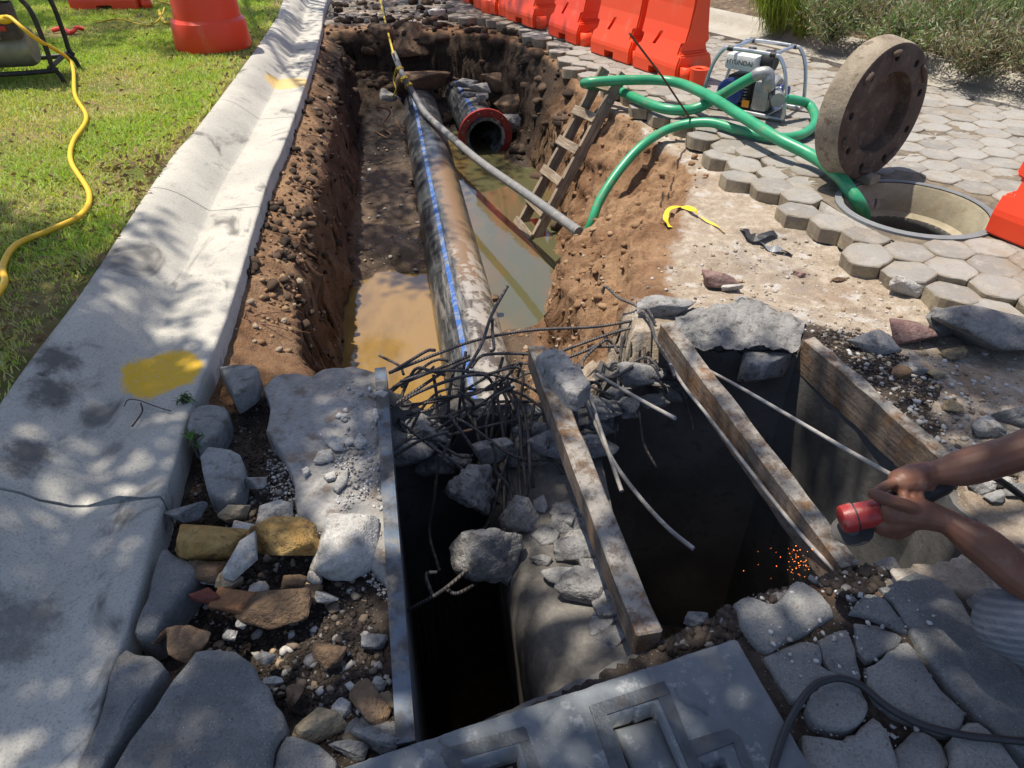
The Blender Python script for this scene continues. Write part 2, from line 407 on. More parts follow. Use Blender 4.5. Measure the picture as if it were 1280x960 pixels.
# ---- water in the trench
g = NG('muddy_water'); co = g.raw()
xyz = g.n('ShaderNodeSeparateXYZ'); g.l(co, xyz.inputs[0])
side = g.math('ADD', xyz.outputs[0], g.math('MULTIPLY_ADD', xyz.outputs[1], .172, -.41))
wc = g.mix(g.ramp(g.math('ADD', side, g.math('MULTIPLY', g.math('SUBTRACT', g.noise(2, 3, .5, co), .5), .5)), -.1, .35), (.25, .15, .042), (.085, .082, .040))
wc = g.mix(g.ramp(g.noise(3.5, 4, .6, g.scaled((1, .35, 1), co)), .45, .7, 0, .75), wc, (.13, .078, .028))
nb = g.bump(g.noise(14, 3, .5, co), .12, .004)
M_WATER = g.fin(wc, .04, normal=nb, spec=.7, Coat_Weight=.4, Coat_Roughness=.02)
wp = [(-.95, 2.75), (-.3, 2.62), (.35, 2.9), (.75, 4.5), (.9, 6.5), (.4, 8.6), (-1.6, 8.6), (-1.75, 7), (-1.3, 4.4), (-1.08, 3.3)]
wb = MB(); wb.prism(wp, -1.3, WATER_Z)
tag(wb.build('trench_water', M_WATER), 'ochre muddy water standing in the trench bottom', None, None, 'structure')

# ---- kerb and gutter, cast in sections
g = NG('kerb_concrete'); co = g.raw()
a = g.noise(2.2, 6, .62, co); b = g.noise(14, 5, .65, co); f = g.noise(140, 3, .7, co)
c = g.mix(g.ramp(a, .35, .65), (.39, .372, .325), (.49, .463, .40))
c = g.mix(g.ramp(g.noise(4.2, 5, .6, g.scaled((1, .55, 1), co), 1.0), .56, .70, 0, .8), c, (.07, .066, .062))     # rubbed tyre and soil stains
c = g.mix(g.ramp(b, .56, .72, 0, .5), c, (.27, .24, .20))
c = g.mix(g.ramp(f, .48, .68, 0, .5), c, (.17, .16, .145)); c = g.mix(g.ramp(g.vor(120, co=co), .08, .13, .5, 0), c, (.14, .13, .115))
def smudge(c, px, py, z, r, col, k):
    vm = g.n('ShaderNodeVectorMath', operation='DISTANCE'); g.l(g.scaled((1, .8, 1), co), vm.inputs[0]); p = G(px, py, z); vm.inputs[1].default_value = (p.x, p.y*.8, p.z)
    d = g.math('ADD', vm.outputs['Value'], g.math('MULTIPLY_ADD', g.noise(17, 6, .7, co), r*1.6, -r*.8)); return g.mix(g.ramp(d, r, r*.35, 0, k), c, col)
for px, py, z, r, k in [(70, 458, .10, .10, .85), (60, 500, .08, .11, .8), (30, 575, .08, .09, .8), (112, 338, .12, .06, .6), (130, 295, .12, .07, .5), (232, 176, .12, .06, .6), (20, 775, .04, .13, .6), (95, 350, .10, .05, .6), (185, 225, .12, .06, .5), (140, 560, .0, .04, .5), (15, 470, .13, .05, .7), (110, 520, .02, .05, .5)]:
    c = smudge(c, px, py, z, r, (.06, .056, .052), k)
def paint_spot(c, px, py, r, wob):
    p = G(px, py, .005); vm = g.n('ShaderNodeVectorMath', operation='DISTANCE'); g.l(co, vm.inputs[0]); vm.inputs[1].default_value = p
    d = g.math('ADD', vm.outputs['Value'], g.math('MULTIPLY_ADD', g.noise(11, 4, .6, co), wob, -wob*.5))
    k = g.ramp(d, r*.92, r*.72, 0, 1); k = g.math('MULTIPLY', k, g.ramp(g.noise(90, 4, .75, co), .3, .5, .45, 1))
    return g.mix(k, c, (.66, .40, .025))
c = paint_spot(c, 203, 463, .175, .10); c = g.mix(.55, c, paint_spot(c, 360, 103, .22, .10))
nb = g.bump(g.noise(60, 5, .7, co), .3, .003); nb = g.bump(f, .4, .002, nb)
M_KERB = g.fin(c, .85, normal=nb, spec=.3)
arc = [0.0]
for i in range(1, len(KC)): arc.append(arc[-1]+(KC[i]-KC[i-1]).length)
arc = np.array(arc)
def kerb_at(s):
    x = np.interp(s, arc, KX); y = np.interp(s, arc, KY)
    x2 = np.interp(s+.05, arc, KX); y2 = np.interp(s+.05, arc, KY); x1 = np.interp(s-.05, arc, KX); y1 = np.interp(s-.05, arc, KY)
    d = Vector((x2-x1, y2-y1, 0)).normalized(); return Vector((x, y, 0)), d, Vector((-d.y, d.x, 0))
KPROF = [(-.002, -.22), (0, -.012), (.004, -.004), (.012, 0), (.06, .000), (.14, -.004), (.22, -.006), (.262, -.007), (.268, -.005), (.29, .012), (.33, .044), (.37, .078), (.41, .106), (.45, .126), (.485, .137), (.515, .140), (.538, .136), (.547, .126), (.55, .10), (.552, -.2)]
def kerb_width(s): return 1.0-.16*max(0, min(1, (s-3.0)/5.0))
def kerb_section(s0, s1, j0=0, j1=0, seed=0):
    ns = max(3, int((s1-s0)/.04)); V = []; Fc = []; m = len(KPROF)
    for i in range(ns+1):
        u = i/ns; s = s0+(s1-s0)*u
        for k, (off, z) in enumerate(KPROF):
            w = 0.0
            if i == 0 and j0: w = j0*(sn(off*9, seed, 0, 1, 77))*.05+j0*.022*sin(off*9)
            if i == ns and j1: w = j1*(sn(off*9, seed+1, 0, 1, 77))*.05+j1*.022*sin(off*9)
            p, d, n = kerb_at(s+w); W = kerb_width(s)
            q = p+n*off*W
            zz = z+.0015*sn(q.x, q.y, 0, 3, 8)
            if off < .02: q = q+n*.004*sn(q.x, q.y, z*3, 22, 18)
            V.append((q.x, q.y, zz))
    for i in range(ns):
        for k in range(m-1):
            a_ = i*m+k; Fc.append((a_, a_+m, a_+m+1, a_+1))
    Fc.append(tuple(range(m))); Fc.append(tuple(range(ns*m+m-1, ns*m-1, -1)))
    return make_mesh('kerb_section', V, Fc, M_KERB, True)
def s_of_y(y): return float(np.interp(y, KY, arc))
kerb = empty('kerb', (0, 0, 0)); tag(kerb, 'pale concrete kerb and gutter between lawn and trench', None, None, 'structure')
sj = [0.02, s_of_y(G(203, 622).y), s_of_y(G(322, 258).y), s_of_y(G(362, 146).y), s_of_y(G(392, 66).y), arc[-1]-.1]
for i in range(5):
    gap0 = .005 if i == 1 else .003; gap1 = .005 if i == 0 else .003
    o = mobj('kerb_section', kerb_section(sj[i]+gap0, sj[i+1]-gap1, 1 if i == 1 else 0, 1 if i == 0 else 0, 1.0 if i == 1 else 0.0), kerb)
    autosmooth(o, 50)

# ---- lawn
def lawn_edge(s): p, d, n = kerb_at(s); return p+n*(.56*kerb_width(s))
g = NG('lawn_soil'); co = g.raw()
c = g.mix(g.ramp(g.noise(3, 5, .6, co), .4, .65), (.12, .15, .035), (.25, .20, .09)); c = g.mix(g.ramp(g.noise(30, 4, .7, co), .45, .7, 0, .7), c, (.17, .12, .07))
M_LAWN = g.fin(c, .95, normal=g.bump(g.noise(45, 5, .7, co), .8, .03), spec=.1)
lv = []; lf = []
ls = np.linspace(.05, arc[-1]-.15, 60)
for s in ls:
    e = lawn_edge(s); p, d, n = kerb_at(s)
    for k, w in enumerate([0, .05, .15, .4, .8, 1.4, 2.2, 3.5, 5.5, 9, 16, 40]):
        q = e+n*w if w < 3 else e+n*3+Vector((-1, .15, 0)).normalized()*(w-3)
        z = .115+.02*min(w/.15, 1)+.035*min(w, 3)/3*(1+sn(q.x, q.y, 0, .8, 4))
        lv.append((q.x, q.y, z))
m = 12
for i in range(len(ls)-1):
    for k in range(m-1): a_ = i*m+k; lf.append((a_, a_+1, a_+m+1, a_+m))
lawn = tag(mobj('lawn', make_mesh('lawn', lv, lf, M_LAWN, True)), 'sunny lawn to the left of the kerb', None, None, 'structure')
def lawn_z(x, y):
    w = np.maximum(K(y)-.55-x, 0)
    return .135+.035*np.minimum(w, 3)/3*(1+fbm(x, y, 0, .8, 3, 4))

g = NG('grass_blades'); co = g.raw()
at_ = g.n('ShaderNodeVertexColor'); at_.layer_name = 'tint'
M_GRASS = g.fin(at_.outputs[0], .55, spec=.25, Subsurface_Weight=0.0)
tr = g.n('ShaderNodeBsdfTranslucent'); g.l(g.mix(1, at_.outputs[0], (1.3, 1.25, .5), 'MULTIPLY'), tr.inputs[0])
ms = g.n('ShaderNodeMixShader'); ms.inputs[0].default_value = .35
g.l(g.b.outputs[0], ms.inputs[1]); g.l(tr.outputs[0], ms.inputs[2]); g.l(ms.outputs[0], g.out.inputs[0])
def grass_field(n, seed):
    r = np.random.default_rng(seed)
    # sample within the part of the lawn in and around view, denser near the camera
    y = -.6+(r.random(n)**1.12)*12.8
    wmax = np.clip(1.5+.42*y, 1.5, 6.2)
    x = K(y)-.56*np.interp(y, KY, [kerb_width(s) for s in arc])-.0-r.random(n)**1.05*wmax+.03*fbm(y*0, y, 0, 9, 3, 3)
    z = lawn_z(x, y)-.01
    bare = fbm(x, y, 0, 1.6, 4, 61)+.8*np.exp(-(((x+2.05)/.30)**2+((y-3.75)/.38)**2))+.5*np.exp(-(((x+2.9)/.4)**2+((y-5.1)/.3)**2))
    edge = K(y)-.56-x
    bare = bare+.5*sstep(.07, 0, edge)+.8*sstep(8.6, 9.8, y+.5*x+1)
    keep = r.random(n) > sstep(.15, .75, bare)*.93
    x, y, z, bare = x[keep], y[keep], z[keep], bare[keep]; n = len(x)
    L = (.022+.03*r.random(n))*(1-.35*sstep(0, .6, bare)); a = r.random(n)*2*pi; w = .0014+.0016*r.random(n)+.0003*y
    lean = .25+.8*r.random(n); b = r.random(n)*2*pi
    tx, ty = np.cos(b)*L*lean, np.sin(b)*L*lean
    ox, oy = np.cos(a)*w, np.sin(a)*w
    V = np.zeros((n, 5, 3)); 
    V[:, 0] = np.stack([x-ox, y-oy, z], -1); V[:, 1] = np.stack([x+ox, y+oy, z], -1)
    V[:, 2] = np.stack([x-ox*.8+tx*.4, y-oy*.8+ty*.4, z+L*.62], -1); V[:, 3] = np.stack([x+ox*.8+tx*.4, y+oy*.8+ty*.4, z+L*.62], -1)
    V[:, 4] = np.stack([x+tx, y+ty, z+L*(.95-.3*lean*.5)], -1)
    base = (np.arange(n)*5)[:, None]
    Fc = np.concatenate([base+np.array([[0, 1, 3]]), base+np.array([[0, 3, 2]]), base+np.array([[2, 3, 4]])], 0)
    dry = np.clip(sstep(-.35, .35, bare)*.6+.34*r.random(n), 0, 1)*(r.random(n) < .8)
    gcol = np.stack([.27+.12*r.random(n), .42+.14*r.random(n), .045+.04*r.random(n)], -1)
    dcol = np.stack([.56+.14*r.random(n), .49+.12*r.random(n), .24+.08*r.random(n)], -1)
    c = gcol*(1-dry[:, None])+dcol*dry[:, None]
    c = np.concatenate([c, np.ones((n, 1))], 1); c = np.repeat(c[:, None], 5, 1)
    me = fast_mesh('grass', V.reshape(-1, 3), Fc, M_GRASS)
    at = me.color_attributes.new('tint', 'FLOAT_COLOR', 'POINT'); at.data.foreach_set('color', c.astype(np.float32).ravel())
    return me
tag(mobj('grass', grass_field(345000, 5)), 'short grass of the lawn with dry patches', None, None, 'stuff')

# ---- far kerb and gutter on the right, planting bed behind it
fkA = G(860, 34); fkB = G(1280, 136)
fd = (fkB-fkA).normalized(); fn = Vector((-fd.y, fd.x, 0));  fn = fn if fn.y > 0 else -fn
fk0 = fkA-fd*9; FKL = 22.0
FPROF = [(-.0, -.15), (0, .006), (.30, .010), (.33, .012), (.37, .04), (.42, .09), (.47, .115), (.55, .12), (.56, -.1)]
M_FKERB = stone_mat('far_kerb_concrete', (.40, .37, .315), (.33, .305, .255), scale=3, bump=.3, bd=.004, fine=90, var=.06)
fkerb = empty('far_kerb'); tag(fkerb, 'pale concrete gutter and kerb edging the planted bed', None, None, 'structure')
for i in range(11):
    V = []; Fc = []; m = len(FPROF)
    for s in (i*2+.004, i*2+1.0, i*2+1.996):
        p = fk0+fd*s
        for off, z in FPROF: q = p+fn*off; V.append((q.x, q.y, z))
    for a_ in range(2):
        for k in range(m-1): j = a_*m+k; Fc.append((j, j+1, j+m+1, j+m))
    autosmooth(mobj('kerb_section', make_mesh('kerb_section', V, Fc, M_FKERB), fkerb), 35)
M_BED = stone_mat('bed_soil', (.10, .07, .045), (.19, .135, .085), (.30, .24, .15), scale=5, bump=.9, bd=.02, fine=40, var=0)
bm_ = MB(); q0 = fk0+fn*.555; q1 = q0+fd*FKL
bed = []; bf = []
for i in range(45):
    for j in range(16):
        p = q0+fd*(FKL*i/44)+fn*(j*.35); bed.append((p.x, p.y, .085+.05*min(j, 2)+.05*sn(p.x, p.y, 0, 1.5, 2)))
for i in range(44):
    for j in range(15): a_ = i*16+j; bf.append((a_, a_+16, a_+17, a_+1))
tag(mobj('planting_bed', make_mesh('planting_bed', bed, bf, M_BED, True)), 'brown mulched soil bed behind the far kerb', None, None, 'structure')

# ---- road of hexagonal concrete pavers
g = NG('paver_concrete')
c = g.mix(g.rand, (.20, .19, .174), (.30, .287, .262)); c = g.mix(g.ramp(g.noise(9, 5, .6), .45, .7, 0, .6), c, (.325, .30, .255)); c = g.mix(g.ramp(g.noise(5, 4, .6, g.obj), .5, .7, 0, .4), c, (.27, .215, .15))
c = g.mix(g.ramp(g.noise(22, 5, .7), .56, .72, 0, .55), c, (.16, .14, .12)); c = g.mix(g.ramp(g.noise(160, 3, .7), .55, .7, 0, .3), c, (.12, .11, .10))
geo = g.n('ShaderNodeNewGeometry'); sz = g.n('ShaderNodeSeparateXYZ'); g.l(geo.outputs['Normal'], sz.inputs[0])
c = g.mix(g.ramp(sz.outputs[2], .6, .25, 0, .85), c, (.33, .27, .17))        # cut sides keep bedding sand
gp2 = g.n('ShaderNodeNewGeometry'); wn1 = g.noise(2.3, 6, .7, gp2.outputs['Position']); wn2 = g.noise(11, 6, .72, gp2.outputs['Position'])
c = g.mix(g.ramp(wn1, .5, .66, 0, .55), c, (.21, .165, .115)); c = g.mix(g.ramp(wn2, .54, .66, 0, .6), c, (.33, .31, .275))
ln_ = g.n('ShaderNodeVectorMath', operation='LENGTH'); g.l(g.obj, ln_.inputs[0])
c = g.mix(g.math('MULTIPLY', g.ramp(ln_.outputs['Value'], .085, .115), g.ramp(wn2, .40, .55, 0, .7)), c, (.20, .16, .115))
nb = g.bump(g.noise(14, 6, .7), .7, .014); nb = g.bump(g.noise(130, 3, .7), .5, .003, nb)
M_PAVER = g.fin(c, .88, normal=nb, spec=.3)
road = empty('road'); tag(road, 'road paved with grey hexagonal concrete blocks', None, None, 'structure')
PITCHX = .212
rd = Vector((.59, -.807, 0)).normalized(); rn = Vector((-rd.y, rd.x, 0))
RR = PITCHX/sqrt(3)+.0012
def hex_mesh(seed, thick=.08):
    r = random.Random(seed); cor = []
    for k in range(6):
        a = pi/6+k*pi/3; R = RR*(1+r.uniform(-.03, .015)); aa = a+r.uniform(-.03, .03); cor.append(Vector((R*cos(aa), R*sin(aa), 0)))
    ring = []
    for k in range(6):                                   # worn, slightly wavy sides
        p, q = cor[k], cor[(k+1) % 6]; nn = Vector((p.y-q.y, q.x-p.x, 0)).normalized()
        ring.append(p*(.975+r.uniform(-.025, .015)))
        for t in (.25, .5, .75): ring.append(p.lerp(q, t)+nn*r.uniform(-.0035, .003))
    n = len(ring); bot = [(p.x*.985, p.y*.985, -thick) for p in ring]; mid = [(p.x, p.y, -.004+r.uniform(-.003, .001)) for p in ring]
    top = []
    for p in ring: f = 1-(.0025+r.uniform(0, .003))/p.length; top.append((p.x*f, p.y*f, r.uniform(-.0012, .001)))
    inn = [(p.x*.55, p.y*.55, r.uniform(-.001, .0015)) for p in ring]
    V = bot+mid+top+inn+[(0, 0, 0)]; Fc = []
    for k in range(n):
        j = (k+1) % n
        for l_ in range(3): Fc.append((l_*n+k, l_*n+j, (l_+1)*n+j, (l_+1)*n+k))
        Fc.append((3*n+k, 3*n+j, 4*n))
    return make_mesh('paver', V, Fc, M_PAVER)
HEXES = [hex_mesh(i) for i in range(8)]
MH_C = Vector((2.20, 3.66, 0)); MH_R = .395
CUT = GS([(560, 18), (600, 24), (640, 30), (690, 56), (724, 88), (770, 108), (812, 138), (868, 160), (905, 195), (950, 232), (1000, 268), (1060, 303), (1120, 338), (1180, 368), (1235, 392), (1330, 420)])
CUT = [Vector((float(K(13)), 13, 0)), Vector((-.75, 11.2, 0))]+CUT+[Vector((3.2, 2.2, 0)), Vector((6, 1.2, 0)), Vector((9, 1, 0))]
far_edge = [fk0+fd*FKL-fn*.0, fk0]
ROADPOLY = CUT+[fk0+fd*FKL-fn*.05, fk0-fn*.05]
org = G(1085, 316)
cells = []
for i in range(-70, 60):
    for j in range(-40, 60):
        p = org+rd*((i+.5*(j % 2))*PITCHX)+rn*(j*PITCHX*.866)
        cells.append((p.x, p.y))
cells = np.array(cells)
dd = poly_dist(cells[:, 0], cells[:, 1], ROADPOLY)
dm = np.hypot(cells[:, 0]-MH_C.x, cells[:, 1]-MH_C.y)
ok = (dd > -.015) & (dm > MH_R+.098)
cells = cells[ok]; dm = dm[ok]; dd = dd[ok]
# keep those a viewer near the photograph's place could see
dep = cells[:, 1]*cos(PITCH)+CAMH*sin(PITCH)
inview = (np.abs(cells[:, 0]) < dep*.95) & (cells[:, 1] > 1.2)
cells = cells[inview]; dep = dep[inview]; dd = dd[inview]
px_ = cells[:, 0]/dep*FPX+640; py_ = 480-(-CAMH*cos(PITCH)+cells[:, 1]*sin(PITCH))/dep*FPX
vis = (px_ > -20) & (px_ < 1300) & (py_ > -15) & (py_ < 980)
order = np.argsort(np.where(vis, dep, dep+100)); rr = random.Random(4)
BV = []; BF = []
ang0 = atan2(rd.y, rd.x)
for n_, idx in enumerate(order):
    x, y = cells[idx]; edge = dd[idx] < .16
    h = rr.uniform(-.006, .004)+(.0 if not edge else rr.uniform(-.02, .003)); t1, t2 = rr.gauss(0, .012), rr.gauss(0, .012)
    if edge: t1 += rr.gauss(0, .05); t2 += rr.gauss(0, .05)
    rz = ang0+rr.randrange(6)*pi/3+rr.gauss(0, .012 if not edge else .05)
    jx, jy = (rr.gauss(0, .012), rr.gauss(0, .012)) if edge else (0, 0)
    if n_ < 300:
        mobj('paver', HEXES[n_ % 8], road, (x+jx, y+jy, h), (t1, t2, rz))
    else:
        M = Matrix.Translation((x, y, h)) @ Matrix.Rotation(rz, 4, 'Z') @ Matrix.Rotation(t1, 4, 'X') @ Matrix.Rotation(t2, 4, 'Y')
        me = HEXES[n_ % 8]; b0 = len(BV)
        BV += [tuple(M @ v.co) for v in me.vertices]; BF += [tuple(b0+i for i in p.vertices) for p in me.polygons]
far_p = mobj('paver_field', make_mesh('paver_field', BV, BF, M_PAVER), road); tag(far_p, kind='stuff')
# sandy joints between the blocks
M_JOINT = stone_mat('joint_sand', (.13, .108, .08), (.22, .18, .13), scale=12, bump=.6, bd=.006, fine=120, var=0)
jb = MB()
inner = [p for p in ROADPOLY]
def inset_poly(poly, d):
    n = len(poly); out = []
    A = sum(poly[i].x*poly[(i+1) % n].y-poly[(i+1) % n].x*poly[i].y for i in range(n)); sg = 1 if A > 0 else -1
    for i in range(n):
        a = poly[i-1]; b = poly[i]; c_ = poly[(i+1) % n]
        e1 = (b-a).normalized(); e2 = (c_-b).normalized(); nn = Vector((-(e1+e2).y, (e1+e2).x, 0))*sg
        out.append(b+nn.normalized()*d if nn.length > 1e-6 else b)
    return out
jp = inset_poly(ROADPOLY, .24)
# joint bed drawn as a sheet with the manhole left open
bmj = bmesh.new(); ov = [bmj.verts.new((p.x, p.y, -.006)) for p in jp]
hv = [bmj.verts.new((MH_C.x+(MH_R-.01)*cos(2*pi*k/24), MH_C.y+(MH_R-.01)*sin(2*pi*k/24), -.006)) for k in range(24)]
ed = [bmj.edges.new((ov[i], ov[(i+1) % len(ov)])) for i in range(len(ov))]+[bmj.edges.new((hv[i], hv[(i+1) % 24])) for i in range(24)]
bmesh.ops.triangle_fill(bmj, use_beauty=True, use_dissolve=False, edges=ed)
mej = bpy.data.meshes.new('joint_sand'); bmj.to_mesh(mej); bmj.free(); mej.materials.append(M_JOINT)
mobj('joint_sand', mej, road)

# ---- natural stone paving at the chamber's near side
g = NG('flagstone')
c = g.mix(g.rand, (.135, .137, .135), (.225, .22, .208)); c = g.mix(g.ramp(g.noise(7, 6, .65), .42, .66, 0, .75), c, (.27, .262, .245))
c = g.mix(g.ramp(g.noise(16, 5, .7), .55, .7, 0, .7), c, (.105, .10, .095)); c = g.mix(g.ramp(g.noise(4, 4, .6), .6, .72, 0, .5), c, (.27, .21, .14))
c = g.mix(g.ramp(g.noise(150, 4, .8), .47, .64, 0, .5), c, (.065, .063, .06)); c = g.mix(g.ramp(g.vor(110), .10, .16, .65, 0), c, (.46, .45, .43)); c = g.mix(g.ramp(g.vor(26), .05, .10, .7, 0), c, (.05, .048, .045))
nb = g.bump(g.noise(12, 5, .65), .6, .014); nb = g.bump(g.noise(110, 4, .75), .9, .005, nb)
M_FLAG = g.fin(c, .82, normal=nb, spec=.35)
paving = empty('stone_paving'); tag(paving, 'irregular grey flagstone paving around the chamber', None, None, 'structure')
def flag(poly, thick=.11, z=0.0, tilt=(0, 0), seed=0, rnd=.012, mat=None, name='flagstone', parent=paving, sub=3):
    c0 = sum((Vector((p[0], p[1], 0)) for p in poly), Vector())/len(poly)
    P = catmull([Vector((p[0], p[1], 0)) for p in poly]+[Vector((poly[0][0], poly[0][1], 0))], sub)[:-1]
    r = random.Random(seed); ring = []
    P = [p+Vector((r.gauss(0, .0022), r.gauss(0, .0022), 0)) for p in P]
    n = len(P); V = []; Fc = []
    bs = min(1.0, sum((p-c0).length for p in P)/n/.11)
    levels = [(0.0, -thick), (0.0, -.03*bs), (0.002, -.010*bs), (.006, -.0035*bs), (.014, 0), (.28, .002), (.55, .003), (.8, .003)]
    for li, (f, zz) in enumerate(levels):
        for p in P:
            q = p-c0; q = q*(1-(f if li > 4 else f*bs/max(q.length, .004))); nz = (.007*sn(c0.x+q.x, c0.y+q.y, 0, 9, seed)+.003*sn(c0.x+q.x, c0.y+q.y, 0, 40, seed))*bs if zz > -.02 else 0
            if li in (1, 2, 3): q *= 1+r.gauss(0, .006)
            V.append((q.x, q.y, zz+nz+q.x*tilt[0]+q.y*tilt[1]))
    m = len(levels)
    for i in range(m-1):
        for k in range(n): a_ = i*n+k; b_ = i*n+(k+1) % n; Fc.append((a_, b_, b_+n, a_+n))
    Fc.append(tuple(range((m-1)*n, m*n)))
    A = sum(P[i].x*P[(i+1) % n].y-P[(i+1) % n].x*P[i].y for i in range(n))
    if A < 0: Fc = [tuple(reversed(f)) for f in Fc]
    o = mobj(name, make_mesh(name, V, Fc, mat or M_FLAG, True), parent, (c0.x, c0.y, z)); autosmooth(o, 60); return o
FL = [
 ([(166, 792), (180, 745), (199, 681), (222, 690), (246, 706), (222, 745), (192, 792)], -.005, (.02, -.05)),
 ([(90, 975), (118, 905), (146, 818), (176, 815), (206, 832), (165, 890), (118, 975)], 0, (0, -.02)),
 ([(128, 985), (160, 930), (205, 868), (245, 818), (282, 812), (312, 828), (335, 862), (358, 905), (340, 935), (322, 985)], .012, (.02, 0)),
 ([(328, 985), (345, 940), (364, 914), (410, 936), (418, 952), (405, 985)], -.01, (0, 0)),
 ([(916, 756), (930, 749), (950, 756), (972, 752), (990, 731), (1012, 733), (1034, 752), (1042, 770), (1012, 789), (978, 806), (957, 815), (932, 792)], .01, (0, .02)),
 ([(953, 823), (1000, 800), (1024, 806), (1030, 832), (1052, 848), (1020, 856), (1004, 880), (982, 866)], 0, (0, 0)),
 ([(1022, 800), (1058, 786), (1072, 824), (1077, 852), (1050, 844), (1032, 828)], 0, (0, 0)),
 ([(1062, 766), (1070, 752), (1092, 744), (1114, 756), (1132, 790), (1100, 776)], .004, (0, 0)),
 ([(1070, 778), (1098, 782), (1128, 798), (1108, 814), (1084, 826), (1072, 806)], 0, (0, 0)),
 ([(1084, 834), (1110, 816), (1134, 802), (1166, 850), (1206, 894), (1190, 914), (1160, 904), (1122, 886), (1088, 862)], .006, (0, 0)),
 ([(1096, 736), (1146, 716), (1190, 736), (1224, 786), (1290, 858), (1310, 960), (1262, 930), (1206, 880), (1164, 832), (1134, 786), (1112, 752)], .006, (0, 0)),
 ([(1006, 884), (1020, 862), (1050, 850), (1076, 864), (1084, 890), (1066, 910), (1038, 912), (1014, 904)], .012, (0, 0)),
 ([(1002, 918), (1036, 920), (1070, 914), (1092, 894), (1118, 930), (1122, 990), (1018, 990)], 0, (0, 0)),
 ([(1190, 924), (1210, 904), (1232, 908), (1268, 952), (1280, 990), (1194, 990)], .004, (0, 0)),
 ([(1124, 930), (1146, 906), (1184, 924), (1186, 990), (1130, 990)], -.02, (0, 0)),
 ([(1204, 742), (1250, 728), (1330, 760), (1380, 850), (1320, 880), (1262, 822), (1230, 786)], -.012, (0, 0)),
]
for i, (pp, z, tl) in enumerate(FL):
    flag([G(a_, b_, 0) for a_, b_ in pp], z=z, tilt=tl, seed=i+3)

# ================================================================== UNDERGROUND CHAMBER
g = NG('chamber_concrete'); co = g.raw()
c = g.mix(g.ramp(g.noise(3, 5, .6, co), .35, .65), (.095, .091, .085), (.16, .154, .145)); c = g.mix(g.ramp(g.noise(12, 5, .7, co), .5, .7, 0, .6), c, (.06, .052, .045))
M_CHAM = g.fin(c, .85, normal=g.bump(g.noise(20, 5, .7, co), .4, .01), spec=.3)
chamber = empty('concrete_chamber', label='dark underground concrete chamber with broken roof between the beams', cat='chamber')
def wall_run(pts, th, z0, tops, name='wall', seg=.03, rough=.0, mat=None):
    # pts: polyline; wall stands on its left side (outside), thickness th; tops: z at each vertex
    P = []; Tz = []
    for i in range(len(pts)-1):
        a_, b_ = Vector(pts[i]), Vector(pts[i+1]); n = max(1, int((b_-a_).length/seg))
        for k in range(n): P.append(a_.lerp(b_, k/n)); Tz.append(tops[i]+(tops[i+1]-tops[i])*k/n)
    P.append(Vector(pts[-1])); Tz.append(tops[-1]); V = []; Fc = []
    for i, p in enumerate(P):
        d = (P[min(i+1, len(P)-1)]-P[max(i-1, 0)]); d.z = 0; d.normalize(); n_ = Vector((-d.y, d.x, 0))
        zt = Tz[i]+rough*sn(p.x*1.0, p.y, 0, 9, 5)*1.6
        q = p+n_*th
        V += [(p.x, p.y, z0), (p.x, p.y, zt), (q.x, q.y, zt+rough*.6*sn(q.x, q.y, 3, 11, 6)), (q.x, q.y, z0)]
    for i in range(len(P)-1):
        for k in range(4): a_ = i*4+k; b_ = i*4+(k+1) % 4; Fc.append((a_, b_, b_+4, a_+4))
    Fc += [(3, 2, 1, 0), tuple((len(P)-1)*4+k for k in range(4))]
    return mobj(name, make_mesh(name, V, Fc, mat or M_CHAM), chamber)
cw = CHAMBER
# polygon runs clockwise seen from above (left-back, back, right, near, left): outside is on the left
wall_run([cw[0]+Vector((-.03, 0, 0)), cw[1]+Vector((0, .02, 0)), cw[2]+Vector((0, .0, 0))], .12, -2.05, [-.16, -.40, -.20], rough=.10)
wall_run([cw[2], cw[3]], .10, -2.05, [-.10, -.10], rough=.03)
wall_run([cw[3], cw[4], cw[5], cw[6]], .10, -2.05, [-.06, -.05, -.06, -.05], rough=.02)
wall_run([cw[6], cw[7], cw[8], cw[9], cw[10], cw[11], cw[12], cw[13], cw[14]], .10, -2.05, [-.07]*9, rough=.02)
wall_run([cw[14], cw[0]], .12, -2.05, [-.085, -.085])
# dividing wall inside the chamber, rounded along its left edge
dl = [G(600, 560, -.42), G(628, 690, -.36), G(652, 780, -.32), G(684, 872, -.27), G(712, 960, -.25)]; dr_ = [G(742, 520, -.42), G(772, 660, -.36), G(800, 750, -.32), G(836, 842, -.27), G(860, 900, -.25)]
V = []; Fc = []; prof = [(.2, -2.05), (-.0, -.22), (0.0, -.14), (.05, -.075), (.14, -.03), (.28, -.006), (.5, 0), (.8, 0), (1, -.012), (1.02, -.05), (1.02, -2.05)]
L1 = catmull(dl, 16); R1 = catmull(dr_, 16)
for p, q in zip(L1, R1):
    for f, dz in prof:
        r_ = p.lerp(q, f); zt = r_.z+dz if dz > -1 else -2.05
        V.append((r_.x, r_.y, zt+((.012*sn(r_.x, r_.y, zt, 8, 4)+.012*sn(r_.x, r_.y, zt, 24, 7)) if dz > -.1 else 0)))
m = len(prof)
for i in range(len(L1)-1):
    for k in range(m-1): a_ = i*m+k; Fc.append((a_, a_+1, a_+m+1, a_+m))
autosmooth(mobj('dividing_wall', make_mesh('dividing_wall', V, Fc, stone_mat('divider_concrete', (.12, .11, .098), (.20, .185, .165), scale=4, bump=.4, bd=.006, fine=60, var=0)), chamber), 50)

